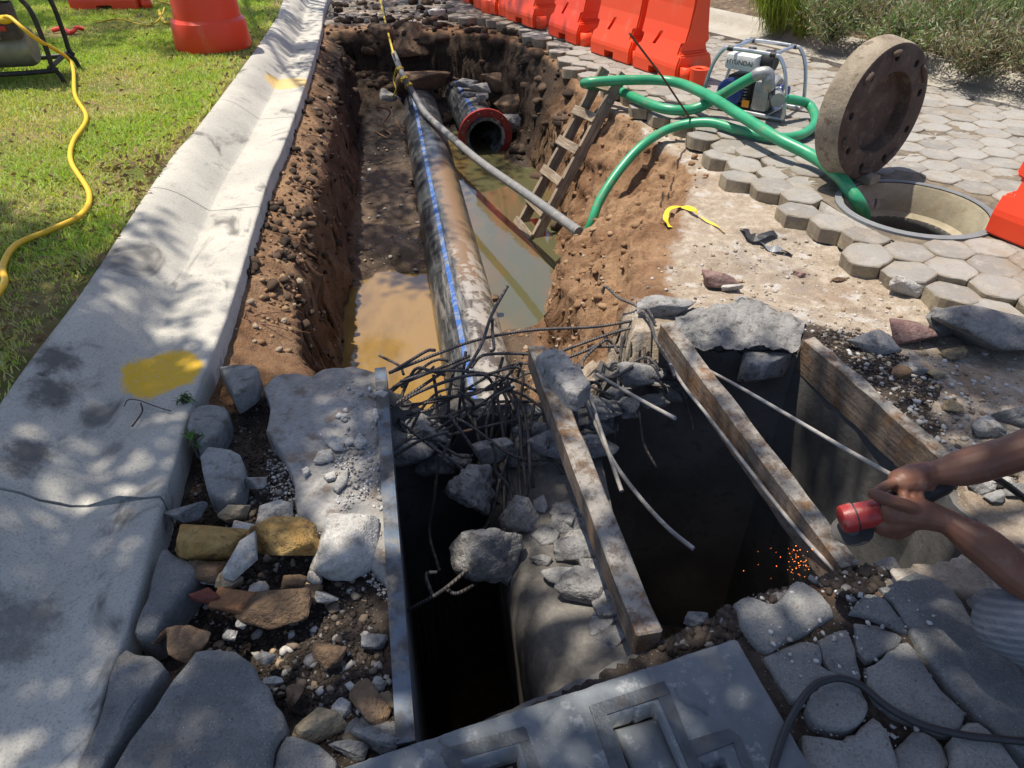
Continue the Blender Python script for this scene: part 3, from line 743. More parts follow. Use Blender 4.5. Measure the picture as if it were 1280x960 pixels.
# ---- broken roof slab on the left of the opening
M_SLAB = stone_mat('slab_concrete', (.36, .35, .33), (.28, .26, .235), (.20, .16, .13), scale=5, bump=.7, bd=.008, fine=70, var=0)
sp_ = [(481, 470), (470, 459), (446, 451), (428, 452), (402, 455), (388, 463), (366, 458), (342, 462), (328, 478), (336, 500), (330, 530), (352, 560), (366, 600), (372, 640), (420, 660), (452, 690), (478, 720), (496, 735), (489, 600)]
slabp = [G(a_, b_, .0) for a_, b_ in sp_]
rubble_slab = flag(slabp, thick=.13, z=.0, seed=41, mat=M_SLAB, name='concrete_slab', parent=None, sub=2)
tag(rubble_slab, 'broken flat grey concrete slab left of the opening, dusty and crumbled', 'slab')
rubble_slab.location.z = -.022
mb = MB(); e0 = G(481, 458, .0); e1 = G(517, 925, .0); off = Vector((-.020, -.005, .0))
mb.bar(e0+off+Vector((0, 0, -.008)), e1+off+Vector((0, 0, -.008)), .036, .012); mb.bar(e0+Vector((.0, 0, -.062)), e1+Vector((.0, 0, -.062)), .007, .118)
g = NG('worn_blue_steel'); c = g.mix(g.ramp(g.noise(9, 5, .65), .42, .6), (.06, .055, .05), (.11, .14, .18)); c = g.mix(g.ramp(g.noise(24, 4, .7), .5, .66), c, (.16, .145, .13))
M_BSTEEL = g.fin(c, .6, .2, g.bump(g.noise(40, 4, .7), .4, .004))
tag(mb.build('steel_angle', M_BSTEEL), 'long worn steel angle with blue paint edging the left concrete slab', 'steel edge')

# ---- concrete cover slab with cast iron frames, at the bottom of the picture
cB = G(920, 796, .02); cA = G(425, 958, .02); cC = G(1018, 962, .02)
ux = (cA-cB); ux.z = 0; LU = ux.length; ux.normalize(); vy = (cC-cB); vy.z = 0; vy.normalize(); LV = .95
holes = [[(761, 896), (819, 879), (866, 985), (800, 1000)], [(868, 958), (905, 946), (935, 1010), (890, 1020)], [(579, 957), (645, 934), (668, 1010), (600, 1020)]]
frames = [
 [(736, 883), (830, 852), (837, 868), (744, 899)], [(736, 883), (757, 889), (802, 1010), (780, 1010)], [(822, 871), (836, 862), (861, 926), (890, 985), (872, 985)],
 [(861, 926), (911, 911), (918, 928), (858, 951)], [(911, 911), (925, 922), (960, 1000), (940, 1000)],
 [(552, 937), (655, 908), (661, 925), (556, 955)], [(552, 937), (574, 944), (600, 1010), (575, 1010)], [(645, 912), (657, 910), (690, 1000), (672, 1000)]]
plugs = [[(769, 908), (824, 893), (846, 940), (868, 990), (806, 1002)], [(874, 964), (903, 954), (928, 1010), (893, 1016)], [(590, 968), (640, 952), (662, 1010), (606, 1018)]]
hw = [[G(a_, b_, .02) for a_, b_ in h] for h in holes]; fw = [[G(a_, b_, .02) for a_, b_ in h] for h in frames]
us = np.linspace(0, LU, 200); vs = np.linspace(0, LV, 200)
UU, VV = np.meshgrid(us, vs); CX = cB.x+UU*ux.x+VV*vy.x; CY = cB.y+UU*ux.y+VV*vy.y
CX = CX+.004*fbm(CX, CY, 0, 8, 3, 1)*(UU < .01)+0; CY = CY-.006*np.abs(fbm(CX, CY, 0, 14, 3, 2))*(VV < .006)
CZ = .02+.0025*fbm(CX, CY, 0, 12, 4, 12)
for h in hw: CZ = np.where(poly_dist(CX, CY, h) > 0, -.075, CZ)
def seg_d(pts):
    d = np.full(CX.shape, 9.0); 
    for a_, b_ in zip(pts[:-1], pts[1:]):
        ex, ey = b_.x-a_.x, b_.y-a_.y; t = np.clip(((CX-a_.x)*ex+(CY-a_.y)*ey)/(ex*ex+ey*ey), 0, 1); d = np.minimum(d, np.hypot(CX-a_.x-t*ex, CY-a_.y-t*ey))
    return d
for ck in ([(806, 826), (812, 846), (816, 852)], [(845, 862), (852, 876), (860, 882), (872, 884), (884, 892)], [(700, 885), (690, 897), (682, 905)], [(548, 925), (560, 935), (552, 945)]):
    d = seg_d([G(a_, b_, .02) for a_, b_ in ck]); CZ = CZ-.007*np.exp(-((d+.006*fbm(CX, CY, 0, 40, 3, 5))/.0026)**2)
chip = np.exp(-(((CX-G(858, 884, .02).x)/.02)**2+((CY-G(858, 884, .02).y)/.02)**2)); CZ = CZ-.008*chip*(fbm(CX, CY, 0, 45, 3, 6) > -.1)
for e_ in (VV, UU): CZ = CZ-.006*np.exp(-(e_/.004)**2)
n1_ = 200; top = np.stack([CX, CY, CZ], -1).reshape(-1, 3)
ii = (np.arange(n1_-1)[:, None]*n1_+np.arange(n1_-1)[None]).ravel(); cf = np.stack([ii, ii+1, ii+n1_+1, ii+n1_], -1)
rim = list(range(n1_))+[n1_-1+k*n1_ for k in range(1, n1_)]+[n1_*n1_-1-k for k in range(1, n1_)]+[(n1_-1-k)*n1_ for k in range(1, n1_-1)]
botv = top[rim].copy(); botv[:, 2] = -.10; nb0 = len(top); R_ = len(rim)
sf = [(rim[k], rim[(k+1) % R_], nb0+(k+1) % R_, nb0+k) for k in range(R_)]
vn = np.concatenate([top, botv]); ff = np.concatenate([cf, np.array(sf)])
cs = Vector((0, 0, 1)); a_, b_, c_ = [Vector(top[i]) for i in cf[0][:3]]
if (b_-a_).cross(c_-a_).z < 0: ff = ff[:, ::-1]
g = NG('cover_concrete'); co = g.raw()
c = g.mix(g.ramp(g.noise(5, 6, .65, co), .36, .64), (.095, .107, .116), (.15, .163, .172)); c = g.mix(g.ramp(g.noise(18, 5, .7, co), .56, .68, 0, .55), c, (.36, .36, .345))
c = g.mix(g.ramp(g.noise(11, 5, .65, co, 1.0), .56, .7, 0, .6), c, (.12, .12, .118)); c = g.mix(g.ramp(g.vor(95, co=co), .06, .1, .6, 0), c, (.5, .5, .49)); c = g.mix(g.ramp(g.noise(3.3, 4, .6, co), .62, .74, 0, .6), c, (.30, .25, .18))
M_COVER = g.fin(c, .62, normal=g.bump(g.noise(90, 4, .7, co), .3, .003, g.bump(g.noise(14, 4, .6, co), .3, .008)), spec=.45)
cover = empty('manhole_cover_slab', (0, 0, 0), label='grey concrete cover slab with cast iron handle frames at the bottom', cat='cover slab')
mobj('slab', fast_mesh('slab', vn, ff, M_COVER), cover)
M_IRON = plain_mat('worn_iron', (.085, .095, .105), .5, .45, .5, 14, .3, dirt=(.10, .075, .055))
fg = MB()
def loop_prism(poly, z0, z1):
    A = sum(poly[i].x*poly[(i+1) % len(poly)].y-poly[(i+1) % len(poly)].x*poly[i].y for i in range(len(poly)))
    return poly if A > 0 else poly[::-1]
for k, p in enumerate(fw):
    m_ = MB(); m_.prism(loop_prism(p, 0, 0), -.05, .0235-.0004*k); m_.build('iron_frame_bar', M_IRON, cover)
for k, p in enumerate(plugs):
    w = [G(a_, b_, .0) for a_, b_ in p]
    flag([(q.x, q.y) for q in w], thick=.06, z=-.012, seed=60+k, mat=M_COVER, name='handle_plug', parent=cover, sub=1)

# ================================================================== THINGS
def boolean_cut(me, cutters):
    o = mobj('tmp', me); cs = []
    for c in cutters:
        k = mobj('tmp_cut', c); cs.append(k); md = o.modifiers.new('b', 'BOOLEAN'); md.operation = 'DIFFERENCE'; md.object = k; md.solver = 'EXACT'
    bpy.context.view_layer.update()
    dg = bpy.context.evaluated_depsgraph_get(); r = bpy.data.meshes.new_from_object(o.evaluated_get(dg))
    for k in cs: bpy.data.objects.remove(k, do_unlink=True)
    bpy.data.objects.remove(o, do_unlink=True); return r

# ---- pipes
M_HDPE = NG('black_plastic_pipe'); g = M_HDPE; co = g.raw()
xyz = g.n('ShaderNodeSeparateXYZ'); g.l(co, xyz.inputs[0])
up_mud = g.ramp(g.math('ADD', xyz.outputs[2], g.math('MULTIPLY_ADD', g.noise(3.5, 5, .65, co), .22, -.11)), .10, .17)   # dried mud lying on top
along = g.ramp(xyz.outputs[1], 3.7, 3.2)
c = g.mix(g.ramp(g.noise(7, 5, .65, co), .38, .7), (.020, .022, .026), (.075, .082, .086)); c = g.mix(g.math('MULTIPLY', g.ramp(g.noise(26, 5, .75, g.scaled((1, .10, 1), co)), .45, .63, 0, .6), g.ramp(xyz.outputs[1], 3.2, 1.2, .25, 1)), c, (.27, .25, .22))
yy = g.math('ADD', xyz.outputs[1], g.math('MULTIPLY_ADD', g.noise(4, 4, .6, co), .5, -.25))
rightm = g.ramp(g.math('ADD', xyz.outputs[0], g.math('MULTIPLY_ADD', g.noise(6, 5, .65, co), .16, -.08)), -.05, .0)
c = g.mix(g.math('MULTIPLY', g.math('MULTIPLY', up_mud, rightm), g.math('MULTIPLY', g.ramp(yy, 3.75, 3.45, 0, .92), g.ramp(yy, 1.2, 1.8, .25, 1))), c, (.22, .145, .08))
c = g.mix(g.math('MULTIPLY', g.math('MULTIPLY', g.ramp(g.noise(9, 5, .7, co), .48, .56), rightm), g.ramp(yy, 2.3, 1.7, 0, .8)), c, (.36, .33, .29))
M_HDPE = g.fin(c, .33, normal=g.bump(g.noise(30, 4, .6, co), .15, .004), spec=.5)
g = NG('blue_stripe'); co = g.raw(); c = g.mix(g.ramp(g.noise(14, 5, .75, co), .42, .62), (.02, .095, .34), (.20, .22, .25)); M_STRIPE = g.fin(c, .5)
def pipe_thing(name, a, b, r, wall, label, cat, stripe_ang, flange=False):
    a = Vector(a); b = Vector(b); L = (b-a).length; d = (b-a).normalized()
    q = d.to_track_quat('Y', 'Z')
    e = empty(name, a, label=label, cat=cat); e.rotation_mode = 'QUATERNION'; e.rotation_quaternion = q
    m_ = MB(); n = 40; V = []; Fc = []
    ring = [(r, 0), (r, L), (r-wall, L), (r-wall, .0)]
    segs = [(r, L*i/30) for i in range(31)]+[(r-wall, L*(30-i)/30) for i in range(31)]
    for k_, (rr_, y) in enumerate(segs):
        for k in range(n): t = 2*pi*k/n; V.append((rr_*cos(t), y, rr_*sin(t)))
    m2 = len(segs)
    for i in range(m2):
        for k in range(n):
            a_ = i*n+k; b_ = i*n+(k+1) % n; c_ = ((i+1) % m2)*n+(k+1) % n; d_ = ((i+1) % m2)*n+k; Fc.append((a_, d_, c_, b_))
    autosmooth(mobj('pipe_wall', make_mesh('pipe_wall', V, Fc, M_HDPE), e), 40)
    for sa in stripe_ang:
        V = []; Fc = []
        for i in range(41):
            for t in (sa-.075, sa, sa+.075): V.append(((r+.0015)*cos(t), L*i/40, (r+.0015)*sin(t)))
        for i in range(40):
            for k in range(2): a_ = i*3+k; Fc.append((a_, a_+1, a_+4, a_+3))
        mobj('blue_stripe', make_mesh('blue_stripe', V, Fc, M_STRIPE, True), e)
    return e
PIPE_R = .205
pA = Vector((-.08, 2.66, -.93)); pB = Vector((-1.12, 8.75, -.78))
pipe = pipe_thing('water_pipe', pA, pB, PIPE_R, .02, 'long black plastic pipe with blue stripe running along the trench', 'pipe', [radians(112)])
pC = Vector((-.27, 7.35, -.80)); pD = Vector((-.62, 8.78, -.74))
M_FLANGE = plain_mat('red_flange_paint', (.34, .028, .022), .55, .1, .3, 12, .2, dirt=(.2, .13, .09))
pipe2 = pipe_thing('water_pipe', pC, pD, .205, .03, 'short black pipe with an open end and red flange at the trench end', 'pipe', [radians(110)])
fl = MB(); prof = [(.212, .02), (.285, .02), (.285, .055), (.212, .055)]
Mx = Matrix.Rotation(-pi/2, 4, 'X'); fl.lathe(prof, 36, Mx, True); fo = fl.build('flange', M_FLANGE, pipe2); autosmooth(fo, 40)
for k in range(12):
    t = 2*pi*(k+.5)/12; b_ = MB(); b_.lathe([(.001, .0), (.013, .0), (.013, .02), (.001, .02)], 6, Matrix.Translation((.25*cos(t), .002, .25*sin(t))) @ Mx)
    b_.build('bolt', plain_mat('bolt_steel', (.2, .12, .1), .5, .6) if k == 0 else bpy.data.materials['bolt_steel'], fo)

# ---- grey hose slung on a yellow rope
M_GHOSE = plain_mat('grey_hose_rubber', (.20, .20, .195), .6, 0, .3, 14, .3, dirt=(.36, .30, .22))
hp = catmull([G(492, 66, -.12), G(503, 93, -.26), G(517, 118, -.45), G(532, 142, -.56), G(560, 168, -.57), G(600, 202, -.55), G(660, 244, -.5), G(724, 290, -.43)], 8)
hb = MB(); hb.tube(hp, [.030 if i < 14 else .034 for i in range(len(hp))], 10); tag(autosmooth(hb.build('drain_hose', M_GHOSE), 60), 'grey hose lying across the black pipe and slung on a yellow rope', 'hose')
M_YROPE = plain_mat('yellow_rope', (.55, .40, .03), .7, 0, .35, 60)
rb = MB(); r0 = G(492, 68, -.10); r1 = Vector((-2.15, 12.4, .55)); sag = [r0.lerp(r1, t)+Vector((0, 0, -.12*sin(pi*t))) for t in [i/16 for i in range(17)]]
rb.tube(sag, .012, 6)
rope = empty('yellow_rope', r0, label='taut yellow rope holding up the grey hose over the far trench', cat='rope')
def world_part(mb, name, mat, parent, smooth=True):
    o = mb.build(name, mat, None); bpy.context.view_layer.update() if False else None
    o.data.transform(Matrix.Translation(-Vector(parent.location))); o.parent = parent
    if smooth: autosmooth(o, 60)
    return o
world_part(rb, 'strand', M_YROPE, rope)
kb = MB(); kb.tube(catmull([G(496, 84, -.2)+Vector((0, -.03, 0)), G(492, 100, -.32), G(495, 112, -.40), G(490, 122, -.5)], 6), .008, 6); world_part(kb, 'loose_tail', M_YROPE, rope)
for k, (a_, b_, z_) in enumerate([(499, 86, -.22), (504, 98, -.29), (510, 106, -.36)]):
    kb = MB(); c0 = G(a_, b_, z_); dv = (G(517, 118, -.45)-G(492, 66, -.12)).normalized(); u_ = dv.orthogonal().normalized(); w_ = dv.cross(u_)
    kb.tube([c0+(u_*cos(t)+w_*sin(t))*.038+dv*.012*t/6 for t in [i*2*pi/12*1.6 for i in range(14)]], .009, 6); world_part(kb, 'coil', M_YROPE, rope)

# ---- ladder
g = NG('weathered_wood'); co = g.co()
st = g.noise(5, 6, .65, g.scaled((14, 1.2, 14)), .6)
c = g.mix(g.ramp(st, .35, .68), (.17, .125, .085), (.33, .27, .20)); c = g.mix(g.ramp(g.noise(6, 4, .6), .5, .7, 0, .7), c, (.11, .085, .065)); c = g.mix(g.ramp(g.noise(12, 5, .7), .58, .7, 0, .6), c, (.42, .39, .35))
M_WOOD = g.fin(c, .85, normal=g.bump(st, .5, .006), spec=.2)
def plank(name, a, b, w, h, mat, parent=None, up=Vector((0, 0, 1)), bev=.003, nseg=10, wob=.0):
    a = Vector(a); b = Vector(b); d, sd, u = frame_from(a, b, up); L = (b-a).length
    bm = bmesh.new(); bmesh.ops.create_cube(bm, size=1)
    for v in bm.verts: v.co = Vector((v.co.x*w, v.co.y*L, v.co.z*h))
    es = [e for e in bm.edges if abs(e.verts[0].co.y-e.verts[1].co.y) > L*.5]
    bmesh.ops.subdivide_edges(bm, edges=es, cuts=nseg)
    bmesh.ops.bevel(bm, geom=[e for e in bm.edges if e.calc_face_angle(0) > .5], offset=bev, segments=1, affect='EDGES')
    if wob:
        for v in bm.verts:
            p = v.co+a; v.co += Vector((sn(p.x*3, v.co.y*4, v.co.z*9, 3, 1), sn(p.y*3+5, v.co.y*5, v.co.z*9, 3, 2)*.4, sn(p.y*3, v.co.y*4, v.co.x*9, 3, 3)))*wob
    me = bpy.data.meshes.new(name); bm.to_mesh(me); bm.free(); me.materials.append(mat)
    o = mobj(name, me, parent); o.matrix_world = Matrix.Translation((a+b)/2) @ Matrix((sd, d, u)).transposed().to_4x4(); 
    return o
def child_plank(parent, *a, **k):
    o = plank(*a, **k); M = o.matrix_world.copy(); o.parent = parent; o.matrix_parent_inverse = Matrix.Identity(4)
    o.matrix_basis = Matrix.Translation(-Vector(parent.location)) @ M if parent.rotation_euler.z == 0 else parent.matrix_world.inverted() @ M
    return o
n0, n1v = G(656, 322, -1.1), G(779, 92, .17); f0, f1 = G(641, 300, -1.1), G(756, 86, .17)
ladder = empty('wooden_ladder', n0, label='rough wooden ladder leaning out of the trench on its right side', cat='ladder')
lup = (f0-n0).cross(n1v-n0).normalized()
child_plank(ladder, 'rail', n0, n1v, .085, .04, M_WOOD, up=(f0-n0).normalized(), wob=.004)
child_plank(ladder, 'rail', f0, f1, .085, .04, M_WOOD, up=(f0-n0).normalized(), wob=.004)
for t in (.10, .24, .41, .58, .75, .91):
    a_ = n0.lerp(n1v, t); b_ = f0.lerp(f1, t); dd_ = (b_-a_).normalized()
    cf_ = lup if lup.dot(Vector((-1, -.6, .6))) > 0 else -lup
    child_plank(ladder, 'rung', a_-dd_*.03+cf_*.055, b_+dd_*.03+cf_*.055, .075, .022, M_WOOD, up=cf_, nseg=2, wob=.002)

# ---- timber beams over the chamber
g = NG('form_timber'); co = g.co()
st = g.noise(4, 6, .65, g.scaled((16, 1.3, 16)), .5)
c = g.mix(g.ramp(st, .35, .68), (.085, .055, .038), (.18, .125, .082)); c = g.mix(g.ramp(g.noise(5, 5, .6), .5, .64, 0, .85), c, (.22, .115, .05))
geo = g.n('ShaderNodeNewGeometry'); sz = g.n('ShaderNodeSeparateXYZ'); g.l(geo.outputs['True Normal'], sz.inputs[0])
c = g.mix(g.math('MULTIPLY', g.ramp(g.noise(11, 6, .72), .36, .56, 0, .92), g.ramp(sz.outputs[2], .2, .7, .28, 1)), c, (.29, .27, .24)); c = g.mix(g.ramp(g.noise(40, 4, .7), .48, .66, 0, .65), c, (.075, .055, .042))
M_TIMBER = g.fin(c, .88, normal=g.bump(g.noise(30, 5, .7), .5, .008, g.bump(st, .5, .008)), spec=.2)
def beam_lbl(pa, pb, w, h, label, z=-.01, wob=.006):
    a_ = G(*pa, z); b_ = G(*pb, z); o = plank('timber_beam', a_-Vector((0, 0, h/2)), b_-Vector((0, 0, h/2)), w, h, M_TIMBER, bev=.005, nseg=14, wob=wob); tag(o, label, 'beam'); return o
beam_lbl((671, 432), (812, 792), .068, .10, 'timber beam over the opening with a concrete fragment lying on its far end', z=.012)
beam_lbl((834, 402), (1064, 706), .062, .12, 'timber beam spanning the middle of the opening with a bar along its side', z=.01)
beam_lbl((1012, 422), (1206, 590), .05, .155, 'brown timber beam along the right edge of the opening', z=.008, wob=.01)

# ---- reinforcement
g = NG('rebar_steel'); c = g.mix(g.ramp(g.noise(22, 4, .6), .4, .65), (.065, .062, .062), (.125, .105, .09)); c = g.mix(g.ramp(g.noise(9, 4, .6), .6, .72), c, (.20, .12, .075))
wv = g.n('ShaderNodeTexWave'); wv.inputs['Scale'].default_value = 30; g.l(g.co(), wv.inputs['Vector'])
M_REBAR = g.fin(c, .6, .35, g.bump(wv.outputs['Fac'], .6, .004))
M_REBARP = plain_mat('rebar_dusty', (.33, .31, .29), .8, .1, .4, 18, .4, dirt=(.2, .14, .1))
cage = empty('rebar_mat', G(600, 470, -.12), label='tangle of bent steel reinforcing bars sticking out over the opening', cat='rebar')
bjr = random.Random(77)
def bar_px(pts, r=.0068, jit=0.0): 
    m_ = MB(); m_.tube(catmull([G(p[0]+bjr.gauss(0, jit), p[1]+bjr.gauss(0, jit*.7), p[2]+bjr.gauss(0, jit*.006)) for p in pts], 6), r, 7); return m_
BARS = [
 [(486, 467, -.07), (545, 441, -.08), (600, 425, -.09), (660, 415, -.09), (740, 408, -.08), (800, 402, -.06), (845, 404, -.05)],
 [(488, 466, -.07), (515, 449, -.05), (532, 440, -.03), (541, 437, -.02)],
 [(492, 484, -.10), (530, 467, -.09), (560, 456, -.08), (590, 444, -.07)],
 [(584, 462, -.05), (600, 432, 0), (618, 395, .09), (637, 357, .17)],
 [(617, 398, .0), (616, 415, -.05), (614, 433, -.09), (612, 440, -.1)],
 [(588, 460, -.08), (600, 446, -.08), (616, 441, -.08), (650, 442, -.07), (680, 445, -.05), (700, 450, -.04)],
 [(488, 512, -.13), (520, 492, -.12), (556, 476, -.11), (582, 469, -.11), (604, 471, -.12), (618, 485, -.16), (625, 515, -.23), (632, 570, -.33), (628, 640, -.42)],
 [(490, 508, -.12), (530, 480, -.11), (560, 464, -.10), (584, 450, -.08)],
 [(502, 500, -.14), (514, 470, -.1), (522, 458, -.08), (538, 464, -.09), (556, 472, -.1)],
 [(548, 470, -.1), (546, 505, -.2), (543, 548, -.32)], [(568, 460, -.1), (562, 500, -.2), (564, 545, -.33)],
 [(583, 438, -.05), (579, 485, -.17), (570, 545, -.34), (566, 560, -.36)], [(628, 446, -.09), (622, 480, -.18), (617, 520, -.28), (615, 560, -.36)],
 [(492, 562, -.22), (530, 536, -.22), (575, 514, -.22), (620, 503, -.22), (668, 501, -.22)],
 [(500, 560, -.3), (560, 543, -.28), (620, 530, -.26), (690, 516, -.25), (740, 508, -.24)],
 [(495, 520, -.16), (510, 532, -.2), (525, 550, -.24), (545, 562, -.27)],
 [(626, 478, -.14), (645, 505, -.2), (655, 560, -.3), (652, 620, -.38), (632, 672, -.4), (600, 712, -.38), (572, 742, -.36), (552, 736, -.34)],
 [(622, 486, -.15), (634, 530, -.25), (640, 600, -.36), (628, 660, -.4), (590, 705, -.38), (545, 738, -.36), (506, 762, -.37)],
 [(628, 490, -.15), (630, 540, -.26), (622, 600, -.36), (606, 650, -.4), (585, 690, -.42)],
 [(630, 482, -.14), (650, 530, -.24), (648, 590, -.34), (655, 640, -.4), (648, 660, -.42)],
 [(634, 480, -.13), (654, 515, -.2), (664, 580, -.32), (660, 640, -.42)],
 [(618, 490, -.16), (614, 540, -.26), (620, 610, -.4), (640, 650, -.43), (690, 640, -.4)],
 [(640, 500, -.18), (638, 570, -.33), (645, 640, -.4), (668, 665, -.42), (705, 640, -.4)],
 [(671, 500, -.2), (664, 560, -.32), (660, 610, -.4)], [(600, 520, -.2), (598, 570, -.32), (606, 620, -.4)],
 [(540, 745, -.36), (530, 718, -.34), (548, 716, -.34)],
 [(664, 555, -.34), (690, 575, -.36), (705, 592, -.38)], [(650, 560, -.33), (700, 545, -.3), (752, 540, -.28)],
 [(752, 366, -.02), (757, 361, .0), (775, 372, .0), (797, 385, .0), (812, 400, .0), (822, 424, 0), (835, 450, -.01), (846, 471, -.02)],
 [(798, 378, .0), (806, 379, .01), (810, 388, .0), (818, 406, -.02)],
 [(704, 440, -.1), (735, 428, -.1), (765, 415, -.09), (790, 410, -.08), (818, 410, -.07)],
 [(700, 452, -.12), (728, 442, -.11), (745, 434, -.1), (757, 424, -.1), (768, 432, -.12), (772, 440, -.14)],
 [(738, 434, -.12), (780, 433, -.12), (822, 432, -.12)],
 [(727, 460, -.12), (730, 450, -.11), (745, 432, -.1), (757, 423, -.1)],
 [(813, 405, -.06), (812, 425, -.1), (810, 448, -.16)], [(777, 424, -.09), (774, 470, -.2), (771, 520, -.32), (768, 560, -.42)],
 [(803, 435, -.1), (806, 455, -.14), (802, 500, -.26)],
 [(728, 482, -.14), (760, 474, -.12), (785, 456, -.1), (803, 446, -.09), (814, 449, -.09), (824, 463, -.11)],
 [(746, 465, -.1), (765, 472, -.1), (790, 458, -.1)],
 [(712, 500, -.2), (712, 530, -.28), (728, 570, -.38)], [(720, 495, -.18), (724, 540, -.3), (733, 560, -.34)],
]
xr = random.Random(31)
for _ in range(16):
    x0 = xr.uniform(500, 700); y0 = xr.uniform(455, 560); z0 = xr.uniform(-.30, -.08); p_ = [(x0, y0, z0)]; dx_ = xr.choice([-1, 1])*xr.uniform(10, 34); dy_ = xr.uniform(-14, 30)
    for s_ in range(xr.randint(2, 4)):
        dx_ += xr.uniform(-20, 20); dy_ += xr.uniform(-4, 22); q_ = p_[-1]; p_.append((q_[0]+dx_, q_[1]+dy_, max(-.45, q_[2]-abs(dy_)*.0025-xr.uniform(0, .03))))
    BARS.append(p_)
for _ in range(9):
    x0, y0 = xr.uniform(488, 505), xr.uniform(470, 570); x1, y1 = xr.uniform(590, 720), xr.uniform(430, 600); z0 = -.08-.0022*max(0, y0-470); z1 = -.08-.002*max(0, y1-440)
    m1, m2 = xr.uniform(.25, .4), xr.uniform(.6, .8); BARS.append([(x0, y0, z0), (x0+(x1-x0)*m1, y0+(y1-y0)*m1-xr.uniform(-10, 34), z0), (x0+(x1-x0)*m2, y0+(y1-y0)*m2-xr.uniform(-16, 30), (z0+z1)/2), (x1, y1, z1), (x1+xr.uniform(-18, 26), y1+xr.uniform(5, 60), z1-xr.uniform(.02, .15))])
for _ in range(8):
    x0 = xr.uniform(705, 830); y0 = xr.uniform(405, 500); z0 = xr.uniform(-.25, -.05); p_ = [(x0, y0, z0)]; dx_ = xr.uniform(-26, 26); dy_ = xr.uniform(-12, 26)
    for s_ in range(xr.randint(2, 3)):
        dx_ += xr.uniform(-16, 16); dy_ += xr.uniform(-6, 16); q_ = p_[-1]; p_.append((q_[0]+dx_, q_[1]+dy_, max(-.42, q_[2]-abs(dy_)*.002-xr.uniform(0, .02))))
    BARS.append(p_)
for i, b_ in enumerate(BARS): world_part(bar_px(b_, .0068 if i < 41 and i not in (13, 14) else .0062, 5.5 if 15 <= i <= 24 else 1.5), 'rebar', M_REBAR, cage)
def rebar_thing(pts, label, mat, r=.0075):
    e = bar_px(pts, r).build('rebar', mat); autosmooth(e, 60); tag(e, label, 'rebar'); return e
rebar_thing([(746, 468, -.09), (775, 485, -.06), (810, 505, -.03), (844, 523, .0)], 'straight pale steel bar jutting out right of the concrete fragment beam', M_REBARP)
rebar_thing([(722, 455, -.03), (735, 490, -.04), (755, 550, -.06), (777, 614, -.1)], 'shorter of the two pale steel bars dangling beside the fragment beam', M_REBARP)
rebar_thing([(716, 470, -.05), (740, 520, -.06), (765, 574, -.08), (800, 622, -.1), (835, 660, -.1), (867, 686, -.1)], 'longer pale steel bar hanging down into the dark opening', M_REBARP)
rebar_thing([(838, 455, -.03), (856, 484, -.04), (885, 520, -.045), (925, 572, -.045), (970, 630, -.045), (1010, 678, -.04), (1044, 714, -.03)], 'ribbed steel bar running along the side of the middle beam', M_REBARP, .0065)
rebar_thing([(884, 462, -.06), (930, 487, .02), (985, 519, .12), (1060, 563, .24), (1136, 606, .36)], 'ribbed pale steel bar slanting up towards the worker\'s hands', M_REBARP, .0062)

# ---- manhole: ring, open lid
M_RING = plain_mat('ring_concrete', (.33, .29, .20), .85, 0, .4, 6, .5, dirt=(.20, .15, .08))
mh = empty('manhole_ring', MH_C, label='open round manhole set into the block paving', cat='manhole')
rg_ = MB(); rg_.lathe([(MH_R-.012, -.01), (MH_R-.03, .002), (MH_R-.04, -.01), (MH_R-.075, -.15), (MH_R-.12, -.165), (MH_R-.128, -.20)], 48); autosmooth(rg_.build('seat', M_RING, mh), 35)
M_RIM = plain_mat('rim_metal', (.22, .23, .235), .6, .3, .3, 10, .2)
rg_ = MB(); rg_.lathe([(MH_R+.012, -.1), (MH_R+.012, .007), (MH_R-.022, .012), (MH_R-.026, .006)], 48); autosmooth(rg_.build('rim', M_RIM, mh), 35)
rg_ = MB(); rg_.lathe([(MH_R-.12, -.166), (MH_R-.13, -.20), (MH_R-.10, -.24), (MH_R-.02, -.5), (MH_R, -1.58), (.001, -1.58)], 40); rg_.build('shaft', M_CHAM, mh, True)
cl = MB(); V = []; Fc = []
for k in range(48):
    t = 2*pi*k/48; ro = MH_R+.08+.02*sn(cos(t), sin(t), 0, 2.2, 3)
    V += [((MH_R+.012)*cos(t), (MH_R+.012)*sin(t), -.008), (ro*cos(t), ro*sin(t), -.014+.004*sn(cos(t), sin(t), 1, 5, 2)), (ro*1.02*cos(t), ro*1.02*sin(t), -.09)]
for k in range(48):
    a_ = k*3; b_ = ((k+1) % 48)*3; Fc += [(a_, a_+1, b_+1, b_), (a_+1, a_+2, b_+2, b_+1)]
mobj('concrete_collar', make_mesh('concrete_collar', V, Fc, stone_mat('collar_concrete', (.36, .34, .30), (.28, .26, .23), scale=6, bump=.5, bd=.006, fine=70, var=0), True), mh)

